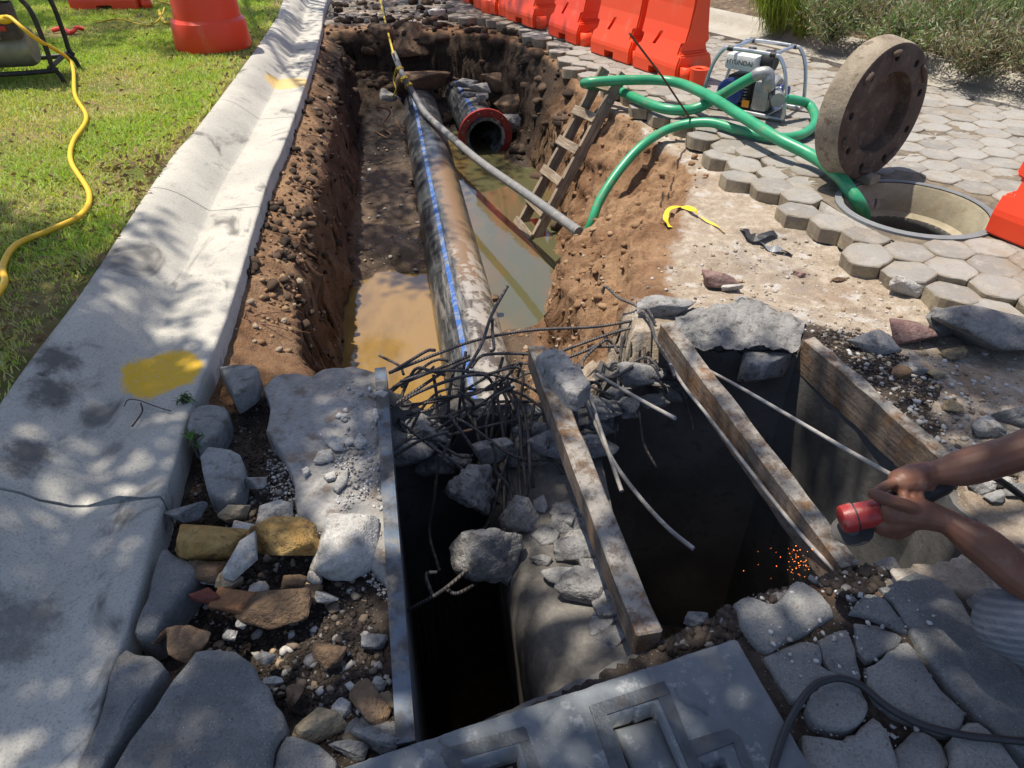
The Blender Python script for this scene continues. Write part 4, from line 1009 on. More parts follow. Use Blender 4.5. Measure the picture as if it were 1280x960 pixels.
M_LID = stone_mat('lid_concrete_iron', (.25, .205, .15), (.33, .28, .21), (.17, .13, .095), scale=7, bump=.6, bd=.006, fine=110, var=0)
M_LIDF = stone_mat('lid_underside', (.085, .062, .047), (.12, .09, .068), (.16, .12, .085), scale=7, bump=.35, bd=.004, fine=70, var=0)
ln = Vector((.52, -.853, .03)).normalized(); lc = Vector((2.07, 4.03, .395))
lid = empty('manhole_cover', lc-Vector((0, 0, .36)), label='thick round manhole lid standing upright beside the open manhole', cat='manhole lid')
LQ = ln.to_track_quat('Z', 'Y').to_matrix().to_4x4()
LM = Matrix.Translation(Vector((0, 0, .36))) @ LQ
R_L = .365
lb = MB(); lb.lathe([(.001, -.155), (R_L*.92, -.155), (R_L*1.03, -.145), (R_L*1.05, -.125), (R_L*1.01, -.03), (R_L*.985, -.006), (R_L*.95, .0), (R_L*.60, .0), (R_L*.585, -.012), (R_L*.575, -.075), (.001, -.075)], 56)
lme = make_mesh('disc', lb.V, lb.F, M_LIDF)
cuts = []
for k in range(9):
    t = 2*pi*k/9+.25; cc = MB(); cc.lathe([(.0005, -.06), (.021, -.06), (.021, .02), (.0005, .02)], 14, Matrix.Translation((R_L*.80*cos(t), R_L*.80*sin(t), 0))); cuts.append(make_mesh('cut', cc.V, cc.F))
lme = boolean_cut(lme, cuts)
lme.materials.clear(); lme.materials.append(M_LIDF); lme.materials.append(M_LID)
for p in lme.polygons: p.material_index = 1 if (p.center.z < -.008 and math.hypot(p.center.x, p.center.y) > R_L*.9) else 0
lme.transform(LM); autosmooth(mobj('disc', lme, lid), 35)
for k, (t, wd) in enumerate([(.6, .05), (2.4, .03), (3.5, .03), (4.6, .05), (5.3, .05), (1.7, .03)]):
    c_ = MB(); c_.tube([Vector((R_L*.87*cos(t+s*wd/.3), R_L*.87*sin(t+s*wd/.3), .004)) for s in (-1, -.4, .4, 1)], [.012, .017, .017, .012], 8); me = make_mesh('lug', c_.V, c_.F, M_LIDF, True); me.transform(LM); mobj('lug', me, lid)
hg = MB(); hg.box((0, 0, 0), (.09, .10, .05), None, .01); me = make_mesh('hinge', hg.V, hg.F, M_LID); me.transform(Matrix.Translation(Vector((.01, -.02, .0))) @ Matrix.Rotation(atan2(ln.y, ln.x)+pi/2, 4, 'Z')); mobj('hinge', me, lid)

# ---- green hoses
g = NG('green_hose'); c = g.mix(g.ramp(g.noise(5, 4, .6), .3, .7), (.02, .23, .10), (.035, .31, .15)); c = g.mix(g.ramp(g.noise(13, 6, .72), .52, .7, 0, .6), c, (.20, .22, .13)); M_GREEN = g.fin(c, .38, spec=.5, normal=g.bump(g.noise(60, 3, .6), .1, .003))
def hose_thing(name, pts, r, label, n=12, res=8, mat=None, cat='hose'):
    m_ = MB(); m_.tube(catmull(pts, res), r, n); o = m_.build(name, mat or M_GREEN); autosmooth(o, 60); tag(o, label, cat); return o
hose_thing('green_hose', [G(949, 92, .34), G(925, 105, .25), G(898, 121, .14), G(868, 136, .055), G(836, 137, .045), (lambda p: p)(G(806, 128, .045)), G(778, 115, .045), G(752, 108, .05), G(734, 105.5, .08), G(731, 104, .115), G(742, 102.5, .14), G(790, 100, .15), G(840, 102, .15), G(880, 117, .16), G(925, 144, .15), G(970, 172, .12), G(1015, 195, .08), G(1045, 217, .06), G(1064, 240, .03), G(1078, 262, -.08), G(1086, 288, -.45)], .037, 'green hose from the pump folding back and dropping into the open manhole')
hose_thing('green_hose', [G(694, 356, -1.05), G(716, 325, -.80), G(737, 284, -.52), G(750, 250, -.36), G(775, 212, -.2), G(805, 180, -.07), G(842, 159, .0), G(885, 153, .045), G(925, 163, .042), G(965, 172, .042), G(1000, 169, .042), G(1019, 153, .05), G(1012, 132, .09), G(992, 125, .14), G(972, 124, .165)], .032, 'green suction hose climbing from the trench water and looping round to the pump')

# ---- pump
M_ALU = plain_mat('silver_frame', (.50, .51, .52), .35, .8, .15, 10)
M_WHITE = plain_mat('white_enamel', (.62, .61, .57), .4, 0, .15, 8, dirt=(.3, .25, .18))
M_BLUE = plain_mat('blue_plastic', (.02, .05, .22), .4)
M_DARK = plain_mat('dark_engine', (.035, .035, .038), .5, .4, .3, 12)
M_CAST = plain_mat('cast_aluminium', (.36, .36, .35), .5, .6, .25, 14, .3)
pc = G(938, 136, 0.0); prz = radians(-40)
pump = empty('water_pump', pc, prz, label='petrol water pump with white tank in a silver tube frame', cat='pump')
def pp(m_, name, mat, parent=None, sm=True):
    o = m_.build(name, mat, parent or pump); 
    if sm: autosmooth(o, 40)
    return o
W_, D_, H_ = .29, .18, .43
for s in (-1, 1):
    m_ = MB(); m_.tube(catmull([(-W_-.03, s*D_, .02), (-W_-.03, s*D_, .1), (-W_+.01, s*D_, .30), (-W_+.07, s*D_, H_-.02), (-W_+.14, s*D_, H_), (W_-.14, s*D_, H_), (W_-.07, s*D_, H_-.02), (W_-.01, s*D_, .30), (W_+.03, s*D_, .1), (W_+.03, s*D_, .02)], 5), .014, 8); pp(m_, 'frame_hoop', M_ALU)
    m_ = MB(); m_.tube([(-W_-.03, s*D_, .02), (W_+.03, s*D_, .02)], .014, 8); pp(m_, 'base_tube', M_ALU)
    m_ = MB(); m_.tube([(s*(W_-.13), -D_, H_), (s*(W_-.13), D_, H_)], .013, 8); pp(m_, 'cross_tube', M_ALU)
    m_ = MB(); m_.box((s*.18, 0, .025), (.05, 2*D_, .012), None, .002); pp(m_, 'base_strap', M_ALU)
for s in (-1, 1):
    for t in (-1, 1):
        m_ = MB(); m_.lathe([(.001, -.02), (.019, -.02), (.019, .02), (.001, .02)], 10, Matrix.Translation((s*(W_-.13), t*D_, H_)) @ Matrix.Rotation(pi/2, 4, 'Y')); pp(m_, 'corner_clamp', M_DARK)
m_ = MB(); m_.box((-.08, 0, .14), (.20, .22, .20), None, .02); eng = pp(m_, 'engine', M_DARK)
for k in range(6):
    m_ = MB(); m_.box((-.08, -.125, .08+k*.022), (.16, .03, .007)); m_.build('cooling_fin', M_CAST, eng)
m_ = MB(); m_.box((-.10, .01, .33), (.24, .26, .11), None, .03); tank = pp(m_, 'fuel_tank', M_WHITE)
m_ = MB(); m_.lathe([(.001, 0), (.03, 0), (.03, .03), (.001, .033)], 14, Matrix.Translation((-.08, .02, .385))); m_.build('tank_cap', M_DARK, tank, True)
tx = bpy.data.curves.new('brand_lettering', 'FONT'); tx.body = 'HYUNDAI'; tx.size = .045; tx.align_x = 'CENTER'; tx.extrude = .001
to = bpy.data.objects.new('brand_lettering', tx); link(to); bpy.context.view_layer.update()
me = bpy.data.meshes.new_from_object(to.evaluated_get(bpy.context.evaluated_depsgraph_get())); bpy.data.objects.remove(to, do_unlink=True)
me.materials.clear(); me.materials.append(M_DARK); me.transform(Matrix.Translation((-.10, -.1215, .318)) @ Matrix.Rotation(pi/2, 4, 'X')); mobj('brand_lettering', me, tank)
m_ = MB(); m_.lathe([(.001, -.03), (.085, -.03), (.10, -.015), (.10, .015), (.085, .03), (.001, .03)], 20, Matrix.Translation((-.12, -.15, .13)) @ Matrix.Rotation(pi/2, 4, 'X')); st_ = pp(m_, 'recoil_starter', M_BLUE)
m_ = MB(); m_.box((.02, -.165, .075), (.055, .004, .05)); m_.build('warning_sticker', plain_mat('orange_sticker', (.75, .30, .02), .5), pump)
m_ = MB(); m_.lathe([(.001, -.06), (.10, -.06), (.12, -.03), (.12, .03), (.10, .06), (.001, .06)], 20, Matrix.Translation((.13, -.02, .15)) @ Matrix.Rotation(pi/2, 4, 'Y')); vol = pp(m_, 'pump_volute', M_CAST)
m_ = MB(); m_.box((.135, -.142, .17), (.05, .006, .10)); m_.build('blue_label', M_BLUE, vol)
m_ = MB(); m_.box((.12, -.13, .14), (.12, .07, .20), None, .02); pp(m_, 'silver_cowl', M_CAST)
Minv = (Matrix.Translation(pc) @ Matrix.Rotation(prz, 4, 'Z')).inverted(); oe = Minv @ G(949, 92, .34); ie = Minv @ G(972, 124, .165)
m_ = MB(); m_.tube(catmull([oe+(Minv.to_3x3() @ (G(925, 105, .25)-G(949, 92, .34))).normalized()*.03, oe, oe+Vector((.05, .03, .0)), Vector((oe.x+.06, oe.y+.05, .26)), Vector((.13, -.05, .20))], 5), .043, 12); pp(m_, 'outlet_elbow', M_CAST)
m_ = MB(); m_.tube([Vector((.16, -.02, .16)), ie, ie+(ie-Vector((.16, -.02, .16))).normalized()*.03], .048, 12); pp(m_, 'inlet_pipe', M_CAST)
m_ = MB(); m_.lathe([(.001, 0), (.05, 0), (.05, .06), (.001, .06)], 16, Matrix.Translation((.20, -.02, .16)) @ Matrix.Rotation(pi/2, 4, 'Y')); pp(m_, 'inlet_coupling', M_BLUE)
m_ = MB(); m_.lathe([(.001, -.05), (.06, -.05), (.075, -.03), (.075, .03), (.06, .05), (.001, .05)], 16, Matrix.Translation((.06, .03, .34)) @ Matrix.Rotation(pi/2, 4, 'Y')); pp(m_, 'air_filter', M_DARK)

# ---- orange barriers
g = NG('orange_plastic'); c = g.mix(g.rand, (.80, .055, .012), (.86, .085, .02)); c = g.mix(g.ramp(g.noise(5, 5, .65, g.scaled((1, 1, .4))), .56, .72, 0, .45), c, (.72, .22, .12)); c = g.mix(g.ramp(g.noise(9, 5, .7), .62, .76, 0, .6), c, (.42, .17, .09)); M_ORANGE = g.fin(c, .42, spec=.45, normal=g.bump(g.noise(7, 3, .5), .15, .01))
def barrier_mesh():
    lev = [(0, .19, .31), (.10, .19, .31), (.13, .185, .31), (.20, .160, .31), (.21, .155, .265), (.28, .132, .265), (.29, .128, .31), (.40, .103, .31), (.55, .083, .31), (.75, .07, .31), (.92, .064, .305), (.95, .05, .295)]
    V = []; Fc = []
    for z, w, l in lev: V += [(-l, -w, z), (l, -w, z), (l, w, z), (-l, w, z)]
    for i in range(len(lev)-1):
        for k in range(4): a_ = i*4+k; b_ = i*4+(k+1) % 4; Fc.append((a_, b_, b_+4, a_+4))
    n = len(lev); Fc += [(3, 2, 1, 0), tuple((n-1)*4+k for k in range(4))]
    bm = bmesh.new(); vs_ = [bm.verts.new(v) for v in V]; [bm.faces.new([vs_[i] for i in f]) for f in Fc]
    bmesh.ops.recalc_face_normals(bm, faces=bm.faces)
    bmesh.ops.bevel(bm, geom=[e for e in bm.edges if e.calc_face_angle(0) > .8], offset=.012, segments=2, affect='EDGES', clamp_overlap=True)
    me = bpy.data.meshes.new('body'); bm.to_mesh(me); bm.free(); cuts = []
    def cb(c, s, M=None): q = MB(); q.box(c, s, M); cuts.append(make_mesh('cut', q.V, q.F))
    cb((0, 0, .02), (.14, .6, .09)); cb((.02, 0, .70), (.07, .6, .11))
    for s in (-1, 1):
        cb((0, 0, 0), (.035, .06, .34), Matrix.Translation((-.03*1, s*.145, .33)) @ Matrix.Rotation(s*-.28, 4, 'X') @ Matrix.Rotation(.55, 4, 'Y'))
    r = boolean_cut(me, cuts); r.materials.clear(); r.materials.append(M_ORANGE); return r
BARM = barrier_mesh()
tb = MB(); tb.lathe([(.035, .0), (.06, .0), (.06, .12), (.035, .12)], 16, None, True); TABM = make_mesh('hinge_sleeve', tb.V, tb.F, M_ORANGE, True)
bdir = Vector((.46, -.888, 0)); brz = atan2(bdir.y, bdir.x)
def barrier(x, y, rz, label, s=1.0, group='orange barriers along the road side of the trench'):
    e = empty('plastic_barrier', (x, y, .004), rz, label, 'barrier', group, s)
    o = mobj('body', BARM, e); mobj('hinge_sleeve', TABM, e, (.335, -.10, .0)); return e
b0 = G(843, 104, 0)+Vector((.888, .46, 0))*.19-bdir*.31
labs = ['nearest orange barrier in the row, standing by the pump', 'second orange barrier in the row from the pump', 'third orange barrier in the row from the pump', 'fourth orange barrier in the row from the pump', 'orange barrier just before the ribbed drum in the row']
spx = [(843, 104), (783, 82), (722, 58), (664, 36), (634, 24)]
for i, ((a_, b_), lb_) in enumerate(zip(spx, labs)):
    c_ = G(a_, b_, 0)+Vector((.888, .46, 0))*.19-bdir*.31; barrier(c_.x, c_.y, brz+radians([0, 2, -2, 3, 4][i]), lb_)
def drum(loc, label, s=1.0, group=None):
    e = empty('traffic_drum', loc, 0, label, 'drum', group, s)
    m_ = MB(); m_.lathe([(.001, .0), (.325, .0), (.33, .02), (.318, .20), (.312, .225), (.30, .235), (.285, .25), (.272, .46), (.268, .48), (.255, .49), (.248, .72), (.243, .74), (.23, .75), (.225, .96), (.20, 1.0), (.001, 1.01)], 40)
    autosmooth(m_.build('shell', M_ORANGE, e), 35)
    m_ = MB(); m_.tube(catmull([(-.06, 0, 1.0), (-.06, 0, 1.07), (.06, 0, 1.07), (.06, 0, 1.0)], 5), .015, 8); m_.build('handle', M_ORANGE, e, True); return e
dl_ = G(268, 58, .15); drum((dl_.x, dl_.y, .15), 'big orange traffic drum standing on the lawn beside the kerb')
d2_ = G(622, 14, 0); drum((d2_.x, d2_.y, 0), 'ribbed orange drum among the barriers at the far end of the row', .62)
for (a_, b_), lb_ in zip([(604, 14), (588, 6)], ['second orange barrier from the far end, beyond the ribbed drum', 'farthest orange barrier at the end of the row']):
    c_ = G(a_, b_, 0)+Vector((.9, .3, 0))*.2; barrier(c_.x, c_.y, brz, lb_)
c_ = G(1228, 291, 0)+bdir*.31+Vector((.888, .46, 0))*.19; barrier(c_.x, c_.y, brz, 'orange barrier by the open manhole, cut off at the right edge', 1.0)
c_ = G(128, 14, .16); e = empty('plastic_barrier', (c_.x, c_.y+.2, .15), radians(8), 'red barrier standing at the back of the lawn behind the generator', 'barrier'); mobj('body', BARM, e, scale=(1.15, 1, 1)); mobj('hinge_sleeve', TABM, e, (.42, -.1, 0))
sv = G(871, 106, 0); m_ = MB(); m_.lathe([(.035, .0), (.072, .0), (.078, .13), (.066, .135), (.04, .125)], 20, None, True)
tag(autosmooth(m_.build('plastic_sleeve', M_ORANGE, None, False, (sv.x, sv.y-.02, .004)), 35), 'short hollow orange sleeve at the foot of the nearest barrier', 'sleeve')
# thin rod leaning over the hoses
m_ = MB(); m_.tube([G(868, 156, .0), G(828, 96, .42), G(787, 42, .78)], .007, 6); tag(m_.build('steel_rod', plain_mat('rusty_rod', (.10, .05, .035), .7, .3)), 'thin rusty rod leaning over the green hoses', 'rod')

# ---- generator on the lawn
M_RUST = plain_mat('black_frame', (.03, .028, .027), .5, .3, .3, 10, dirt=(.12, .085, .05))
gp = G(30, 92, .16)+Vector((.17, -.22, 0)); gen = empty('generator', (gp.x-.18, gp.y+.05, .155), radians(14), label='dusty black portable generator with wheels on the lawn', cat='generator')
def gpart(m_, name, mat, parent=None): o = m_.build(name, mat, parent or gen); autosmooth(o, 40); return o
for s in (-.26, .26):
    m_ = MB(); m_.tube(catmull([(-.40, s, .12), (-.40, s, .45), (-.36, s, .58), (-.25, s, .60), (.28, s, .60), (.36, s, .57), (.40, s, .45), (.40, s, .15), (.36, s, .10), (-.36, s, .10), (-.40, s, .14)], 4), .018, 8); gpart(m_, 'frame_hoop', M_RUST)
for x, z in ((-.38, .12), (.38, .12), (-.3, .6), (.3, .6)):
    m_ = MB(); m_.tube([(x, -.26, z), (x, .26, z)], .016, 8); gpart(m_, 'cross_tube', M_RUST)
m_ = MB(); m_.tube(catmull([(.36, -.24, .12), (.42, -.24, .08), (.44, -.24, .0)], 4), .018, 8); gpart(m_, 'support_leg', M_RUST)
m_ = MB(); m_.tube(catmull([(.36, .24, .12), (.42, .24, .08), (.44, .24, .0)], 4), .018, 8); gpart(m_, 'support_leg', M_RUST)
m_ = MB(); m_.box((.06, -.22, .44), (.42, .10, .24), Matrix.Rotation(0, 4, 'X'), .012); pan = gpart(m_, 'control_panel', plain_mat('panel_brown', (.06, .045, .04), .55, .1, .3, 10, dirt=(.18, .14, .10)))
for i, (x, z, w, h, mt) in enumerate([(-.04, .52, .12, .05, 'panel_label'), (.11, .50, .07, .10, 'panel_label'), (.0, .44, .10, .08, 'panel_socket'), (.15, .42, .06, .035, 'panel_red'), (-.11, .46, .04, .05, 'panel_red'), (.08, .36, .10, .03, 'panel_socket')]):
    cmap = {'panel_label': (.40, .38, .32), 'panel_socket': (.10, .07, .055), 'panel_red': (.45, .03, .02)}
    mt_ = bpy.data.materials.get(mt) or plain_mat(mt, cmap[mt], .5)
    m_ = MB(); m_.box((x+.02, -.274, z-.02), (w, .014, h), None, .003); m_.build({'panel_label': 'label_plate', 'panel_socket': 'socket', 'panel_red': 'red_switch'}[mt], mt_, pan)
m_ = MB(); m_.lathe([(.001, -.16), (.12, -.16), (.14, -.12), (.14, .12), (.12, .16), (.001, .16)], 24, Matrix.Translation((.10, -.05, .24)) @ Matrix.Rotation(pi/2, 4, 'Y')); gpart(m_, 'alternator', plain_mat('alternator_metal', (.30, .28, .22), .5, .4, .3, 10))
m_ = MB(); m_.box((-.16, 0, .30), (.28, .34, .30), None, .03); gpart(m_, 'engine', M_DARK)
m_ = MB(); m_.box((0, 0, .66), (.62, .46, .14), None, .04); gpart(m_, 'fuel_tank', M_RUST)
for s in (-1, 1):
    m_ = MB(); Mw = Matrix.Translation((-.32, s*.33, .17)) @ Matrix.Rotation(pi/2, 4, 'X')
    m_.lathe([(.10, -.045), (.155, -.045), (.172, -.025), (.172, .025), (.155, .045), (.10, .045)], 28, Mw, True); wh = gpart(m_, 'tyre', plain_mat('tyre_rubber', (.02, .02, .02), .8) if s < 0 else bpy.data.materials['tyre_rubber'])
    m_ = MB(); m_.lathe([(.001, -.02), (.04, -.025), (.10, -.01), (.10, .01), (.04, .025), (.001, .02)], 20, Mw); m_.build('rim', plain_mat('rim_grey', (.14, .14, .14), .5, .5) if s < 0 else bpy.data.materials['rim_grey'], wh, True)
gen_sock = Vector((gp.x-.18, gp.y+.05, .155))+Matrix.Rotation(radians(14), 3, 'Z') @ Vector((.20, -.30, .46))
# ---- yellow extension cord
M_YCORD = plain_mat('yellow_cord', (.78, .46, .02), .5, 0, .12, 20)
def LZ(px, py, dz=.03): 
    p = G(px, py, .16); return Vector((p.x, p.y, float(lawn_z(np.array([p.x]), np.array([p.y]))[0])+dz))
cordpts = [gen_sock, gen_sock+Vector((.10, -.05, .02)), gen_sock+Vector((.22, -.06, -.10)), LZ(93, 92, .10), LZ(95, 122), LZ(109, 150), LZ(92, 180), LZ(90, 205), LZ(112, 243), LZ(102, 270), LZ(62, 290), LZ(22, 308), LZ(5, 334), LZ(7, 355), LZ(-6, 375), LZ(-40, 420), LZ(-140, 470), LZ(-300, 480), LZ(-420, 540)]
cord = empty('extension_cord', gen_sock, label='yellow extension cord snaking over the lawn from the generator', cat='cord')
m_ = MB(); m_.tube(catmull(cordpts, 9), .0135, 9); world_part(m_, 'cable', M_YCORD, cord)
m_ = MB(); m_.tube([gen_sock+Vector((-.03, .01, 0)), gen_sock+Vector((.02, -.005, 0)), gen_sock+Vector((.06, -.02, .005)), gen_sock+Vector((.11, -.04, .015))], [.028, .03, .028, .016], 10); world_part(m_, 'plug', M_YCORD, cord)
# yellow tape and red strap on the shaded lawn
m_ = MB(); m_.tube(catmull([LZ(120, 30, .02), LZ(150, 27, .03), LZ(185, 33, .02), LZ(202, 27, .05), LZ(208, 18, .08)], 6), .008, 6); tag(m_.build('yellow_twine', M_YROPE), 'thin yellow twine lying on the shaded lawn behind the drum', 'twine')
m_ = MB(); m_.tube(catmull([LZ(200, 20, .06), LZ(206, 30, .03), LZ(214, 32, .04), LZ(222, 33, .03)], 5), .016, 6); tag(m_.build('yellow_tape', M_YROPE), 'crumpled yellow tape beside the big drum on the lawn', 'tape')
m_ = MB(); m_.tube(catmull([LZ(196, 4, .05), LZ(205, 6, .03), LZ(214, 9, .04), LZ(220, 10, .03)], 5), .009, 6); tag(m_.build('pale_cord', M_YROPE), 'short pale cord lying behind the big drum', 'cord')
m_ = MB(); m_.tube(catmull([LZ(66, 42, .03), LZ(78, 41, .04), LZ(90, 44, .03), LZ(98, 41, .05), LZ(106, 40, .03)], 5), [.02]*21, 8); tag(m_.build('red_strap', plain_mat('red_strap_cloth', (.62, .045, .03), .6)), 'crumpled red strap lying on the grass behind the generator', 'strap')

# ================================================================== STONES AND RUBBLE
def ico_dirs(sub):
    bm = bmesh.new(); bmesh.ops.create_icosphere(bm, subdivisions=sub, radius=1); bm.verts.index_update()
    V = np.array([v.co[:] for v in bm.verts]); Fc = np.array([[v.index for v in f.verts] for f in bm.faces]); bm.free(); return V, Fc
ICO = {1: ico_dirs(1), 2: ico_dirs(2), 3: ico_dirs(3), 4: ico_dirs(4)}
def rock_verts(seed, size, k=7, rough=.05, sub=3, soft=.0):
    r = np.random.default_rng(seed); D, Fc = ICO[sub]
    N = r.normal(size=(k, 3)); N /= np.linalg.norm(N, axis=1)[:, None]
    N = np.concatenate([N, [[0, 0, -1], [r.normal()*.25, r.normal()*.25, 1]]]); N /= np.linalg.norm(N, axis=1)[:, None]
    d = r.uniform(.5, .95, len(N))
    dots = D @ N.T; R = np.min(np.where(dots > .05, d[None]/np.maximum(dots, .05), 9), 1); R = np.minimum(R, 1.25)
    V = D*R[:, None]
    V = V*(1+rough*(fbm(V[:, 0], V[:, 1], V[:, 2], 2.6, 5, seed % 97, .62)+.5*np.abs(fbm(V[:, 0], V[:, 1], V[:, 2], 5.0, 4, seed % 89, .6)))[:, None])
    mn, mx = V.min(0), V.max(0); V = (V-(mn+mx)/2)/(mx-mn)
    return V*np.array(size), Fc
def rock_mesh(name, seed, size, mat, k=9, rough=.05, sub=3, ang=22):
    r = np.random.default_rng(seed); n = 13 if k < 10 else 17
    p = r.normal(size=(n, 3)); p /= np.linalg.norm(p, axis=1)[:, None]; p *= r.uniform(.78, 1.0, n)[:, None]; p = np.sign(p)*np.abs(p)**.8
    bm = bmesh.new(); [bm.verts.new(v) for v in p]; h_ = bmesh.ops.convex_hull(bm, input=bm.verts)
    bmesh.ops.delete(bm, geom=list({g_ for g_ in h_['geom_interior'] if isinstance(g_, bmesh.types.BMVert)}), context='VERTS')
    bmesh.ops.dissolve_limit(bm, angle_limit=radians(16), verts=bm.verts, edges=bm.edges)
    bmesh.ops.bevel(bm, geom=bm.edges[:], offset=.035, segments=1, affect='EDGES', clamp_overlap=True)
    bmesh.ops.triangulate(bm, faces=bm.faces)
    for c_ in ((2, 1) if max(size) > .05 else (1,)): bmesh.ops.subdivide_edges(bm, edges=[e for e in bm.edges if e.calc_length() > .22], cuts=c_, use_grid_fill=True); bmesh.ops.triangulate(bm, faces=bm.faces)
    bm.verts.index_update(); V = np.array([v.co[:] for v in bm.verts]); Fc = np.array([[v.index for v in f.verts] for f in bm.faces]); bm.free()
    V = V*(1+rough*.62*(fbm(V[:, 0], V[:, 1], V[:, 2], 2.2, 5, seed % 97, .62)+.5*np.abs(fbm(V[:, 0], V[:, 1], V[:, 2], 5.0, 4, seed % 89, .6)))[:, None])
    mn, mx = V.min(0), V.max(0); V = (V-(mn+mx)/2)/(mx-mn)*np.array(size)
    return fast_mesh(name, V, Fc, mat)
M_OCHRE = stone_mat('ochre_rock', (.40, .23, .065), (.46, .30, .11), (.22, .13, .055), scale=9, bump=.9, bd=.016, fine=45, var=.1)
M_TAN = stone_mat('tan_rock', (.31, .245, .155), (.38, .31, .21), (.2, .155, .10), scale=9, bump=.9, bd=.012, fine=50, var=.15)
M_BROWN = stone_mat('brown_rock', (.185, .12, .072), (.25, .165, .10), (.12, .08, .055), scale=9, bump=.9, bd=.012, fine=50, var=.15)
M_ORBR = stone_mat('rust_rock', (.29, .135, .06), (.34, .18, .09), scale=9, bump=.9, bd=.012, fine=50, var=.1)
M_RED = stone_mat('dark_red_rock', (.20, .065, .045), (.26, .11, .08), scale=9, bump=.9, bd=.010, fine=50, var=.1)
M_GREY = stone_mat('grey_rock', (.20, .20, .195), (.30, .295, .28), (.14, .13, .12), scale=8, bump=.9, bd=.014, fine=60, var=.15)
M_PALE = stone_mat('pale_rock', (.48, .46, .42), (.58, .56, .52), (.36, .32, .28), scale=10, bump=.9, bd=.010, fine=60, var=.12)
M_CONC = stone_mat('broken_concrete', (.25, .245, .235), (.36, .35, .335), (.15, .14, .13), scale=12, bump=1.0, bd=.010, fine=55, var=.12)
M_MAROON = stone_mat('maroon_rock', (.22, .13, .115), (.30, .20, .175), scale=9, bump=.9, bd=.012, fine=50, var=.1)
M_BLOCK = stone_mat('weathered_block', (.25, .25, .235), (.35, .345, .325), (.17, .15, .125), scale=8, bump=.9, bd=.012, fine=90, var=.1)
MATS = dict(o=M_OCHRE, t=M_TAN, b=M_BROWN, r=M_ORBR, d=M_RED, g=M_GREY, w=M_PALE, c=M_CONC, m=M_MAROON, k=M_BLOCK)
RN = [1000]
def rock(px, py, w, h, mat, label, z=None, flat=.62, name='rock', cat='rock', sub=4, rough=.14, k=7, rz=None, tilt=None, group=None):
    RN[0] += 1; r = random.Random(RN[0])
    p = G(px, py, -.02)
    gz = float(H(np.array([p.x]), np.array([p.y]))[0]) if z is None else z
    p = G(px, py, gz+.02); kk = 1.28 if w > 34 else 1.14; sw = px2m(p, w)*kk; sd = px2m(p, h)*kk
    hh = min(sw, sd)*flat; dp = max((sd-hh*.55)*1.25, sd*.5)
    me = rock_mesh(name, RN[0], (sw, dp, hh), MATS[mat], k, rough, sub)
    o = mobj(name, me, None, (p.x, p.y, gz+hh*.36), (r.gauss(0, .12) if tilt is None else tilt[0], r.gauss(0, .12) if tilt is None else tilt[1], r.uniform(-.25, .25) if rz is None else rz))
    tag(o, label, cat, group); return o
SZ = -.045
